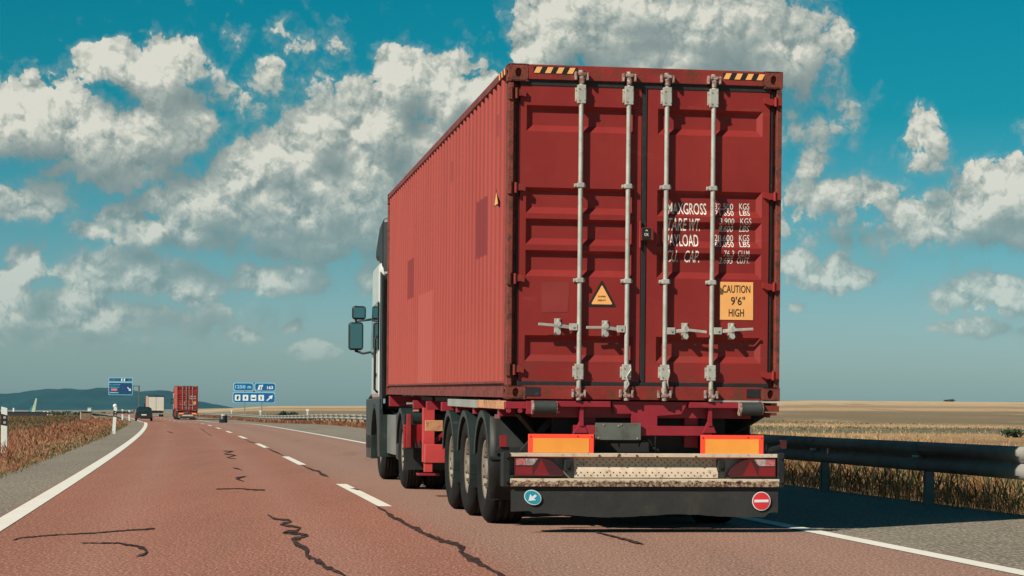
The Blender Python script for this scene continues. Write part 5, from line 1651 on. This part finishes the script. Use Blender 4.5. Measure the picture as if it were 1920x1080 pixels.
obj('corner_fillet', g, m_signblue, sg)

# ------------------------------------------------------------------ cantilever sign on the left
SD = 480.0
def s_x(px): return (px - 960) / 3886 * 480.0
def s_z(px, py): return CAM_H + (769 + .0079 * (px - 960) - py) / 3886 * 480.0
cxs = s_x(260); gz = land1(cxs, SD)
sg = thing('gantry_sign', 'dark blue direction sign hung from a tall steel mast left of the box lorry', 'road sign', (cxs, SD, gz))
for r_, bd, f_ in (((203.2, 248.2, 708.2, 715.8), .10, m_signdark), ((203.2, 248.4, 716.8, 740.6), .12, m_signdark)):
    obj('panel_border', srect(*r_, .0, .05, cut=.12), m_signsky, sg)
    obj('dark_blue_panel', srect(r_[0] + 1, r_[1] - 1, r_[2] + 1, r_[3] - 1, -.03, -.001, cut=.1), f_, sg)
def stext2(body, px0, px1, py0, py1, m_=m_signsky):
    co, fs = text_geo(body, s_x(px0) - cxs, s_x(px1) - cxs, s_z(225, py1) - gz, s_z(225, py0) - gz, 0, .01)
    g = M(); g.add([(a, -.034, b) for a, b in co], fs); return obj('sign_lettering', g, m_, sg)
m_dim = paint('dim_lettering', (.05, .27, .36), .5)
stext2('1250 m', 206, 223, 710.8, 713.6, m_dim); stext2('163', 240, 246.5, 710.8, 714, m_dim)
for k, (w, y_) in enumerate(((18, 720.2), (17, 724.8), (16, 735))):
    g = M()                                     # lines of place names, too far to read: broken strokes
    xx = 205.5
    while xx < 205.5 + w:
        ww = random.uniform(.9, 2.2); hh = random.uniform(1.4, 2.4)
        g.add([(s_x(xx) - cxs, -.034, s_z(225, y_ + 2.2) - gz), (s_x(xx + ww) - cxs, -.034, s_z(225, y_ + 2.2) - gz), (s_x(xx + ww) - cxs, -.034, s_z(225, y_ + 2.2 - hh) - gz), (s_x(xx) - cxs, -.034, s_z(225, y_ + 2.2 - hh) - gz)], [(0, 1, 2, 3)])
        xx += ww + .5
    obj('place_name', g, m_signsky if k == 2 else m_dim, sg)
g = M(); g.add([(s_x(a) - cxs, -.034, s_z(225, b) - gz) for a, b in ((208, 732.6), (219.5, 732.6), (219.5, 728.6), (208, 728.6))], [(0, 1, 2, 3)])
obj('red_route_badge', g, paint('route_red', (.55, .16, .18), .5), sg)
g = M(); g.add([(s_x(a) - cxs, -.034, s_z(225, b) - gz) for a, b in ((238, 726.4), (239.6, 725.6), (243, 729.4), (245, 728.4), (245.2, 733), (240.6, 732.2), (242, 730.8))], [tuple(range(7))])
obj('arrow', g, m_signwhite, sg)
for a in (226.4, 231.2):
    g = M(); g.add([(s_x(p_) - cxs, -.034, s_z(225, q_) - gz) for p_, q_ in ((a, 714.6), (a + 2.6, 714.6), (a + 3, 709.8), (a + .6, 709.8))], [(0, 1, 2, 3)]); obj('symbol', g, m_signwhite, sg)
g = M()
g.box(-.16, .16, .1, .4, -.2, s_z(260, 723) - gz); obj('mast', g, paint('mast_steel', (.075, .085, .08), .5), sg, .02)
g = M()
for py in (723.6, 733.6): g.box(s_x(203) - cxs, -.16, .08, .22, s_z(255, py + 1) - gz, s_z(255, py - .6) - gz)
g.box(s_x(250) - cxs - .05, s_x(250) - cxs + .05, .1, .2, s_z(255, 733) - gz, s_z(255, 723) - gz)
obj('arm', g, bpy.data.materials['mast_steel'], sg, .01)

# ------------------------------------------------------------------ small things on the left plain
x_, y_ = -42.3, 206.0
t = thing('utility_box', 'small brown brick utility box with a dark slab lid below the hills', 'utility box', (x_, y_, land1(x_, y_)), R(12))
obj('body', M().box(-.50, .50, -.35, .35, -.1, .88), m_brick, t, .01)
obj('side_panel', M().box(-.60, -.505, -.36, .35, -.1, .95), paint('pale_plaster', (.55, .38, .30), .8), t, .01)
obj('lid', M().box(-.55, .62, -.42, .42, .89, .97), m_cabdark, t, .01)
obj('door', M().box(-.35, .40, -.365, -.352, .05, .78), paint('box_door', (.20, .13, .10), .7), t)
t = thing('meter_box', 'white meter box standing on the lid of the brick utility box', 'meter box', (x_ + .30, y_, land1(x_, y_) + .97), R(12))
obj('housing', M().box(-.17, .17, -.10, .10, 0, .34), m_whitepl, t, .02)
obj('cap', M().box(-.19, .19, -.12, .12, .34, .37), m_whitepl, t)
t = thing('low_wall', 'low dark wall on the left horizon behind the red grass', 'wall', (-78.5, 350, -.42), R(4))
obj('wall_panel', M().box(-16, -.02, -.12, .12, -.3, .50), m_cabdark, t)
obj('coping', M().box(-16, .0, -.20, .20, .50, .56), m_under, t, .01)
g = M(); x_, y_ = -132.5, 575.0
t = thing('slanted_pylon', 'tall narrow pale green panel leaning over the low wall, hills behind', 'pylon', (x_, y_, land1(x_, y_)))
obj('pale_panel', M().hexa([(-1.2, -.2, 0), (.05, -.2, 0), (.05, .2, 0), (-1.2, .2, 0), (.35, -.2, 5.0), (.75, -.2, 5.0), (.75, .2, 5.0), (.35, .2, 5.0)]), paint('pale_green_panel', (.34, .42, .32), .5), t)
obj('shade_sheet', M().hexa([(-3.0, .25, 0), (-.9, .25, 0), (-.9, .4, 0), (-3.0, .4, 0), (.2, .25, 3.9), (.5, .25, 4.3), (.5, .4, 4.3), (.2, .4, 3.9)]), paint('shade_blue_green', (.03, .15, .18), .5), t)  # dark sheet stands in for the shade left of the pale panel
for px, h_, lab in ((24.6, 2.3, 'short white upright stub above the left end of the low wall'), (82, 1.4, 'white stub just right of the slanted pylon, left of its twin'), (88, 1.3, 'rightmost white stub above the low wall')):
    x_ = (px - 960) / 3886 * 560
    t = thing('white_stub', lab, 'post', (x_, 560, land1(x_, 560)), 0, 'white stubs beyond the low wall')
    obj('shaft', M().hexa([(-.22, -.1, 0), (.22, -.1, 0), (.22, .1, 0), (-.22, .1, 0), (-.05, -.1, h_), (.32, -.1, h_ * .96), (.32, .1, h_ * .96), (-.05, .1, h_)]), m_whitepl, t)
# far bushes along the left plain
for k, (px, d_, w, h_) in enumerate(((108, 520, 5, 1.2), (140, 560, 7, 1.5), (190, 540, 4, 1.0), (232, 560, 6, 1.3))):
    x_ = (px - 960) / 3886 * d_
    bush(['leftmost low bush on the far left plain, right of the dark wall', 'broad low bush on the far left plain behind the utility box', 'small bush on the far left plain left of the second delineator', 'low bush at the foot of the gantry mast, left side'][k],
         (x_, d_, land1(x_, d_) - .1), w, h_, 260, leaf=.30, group='bushes on the far left plain')
bpy.context.view_layer.update()
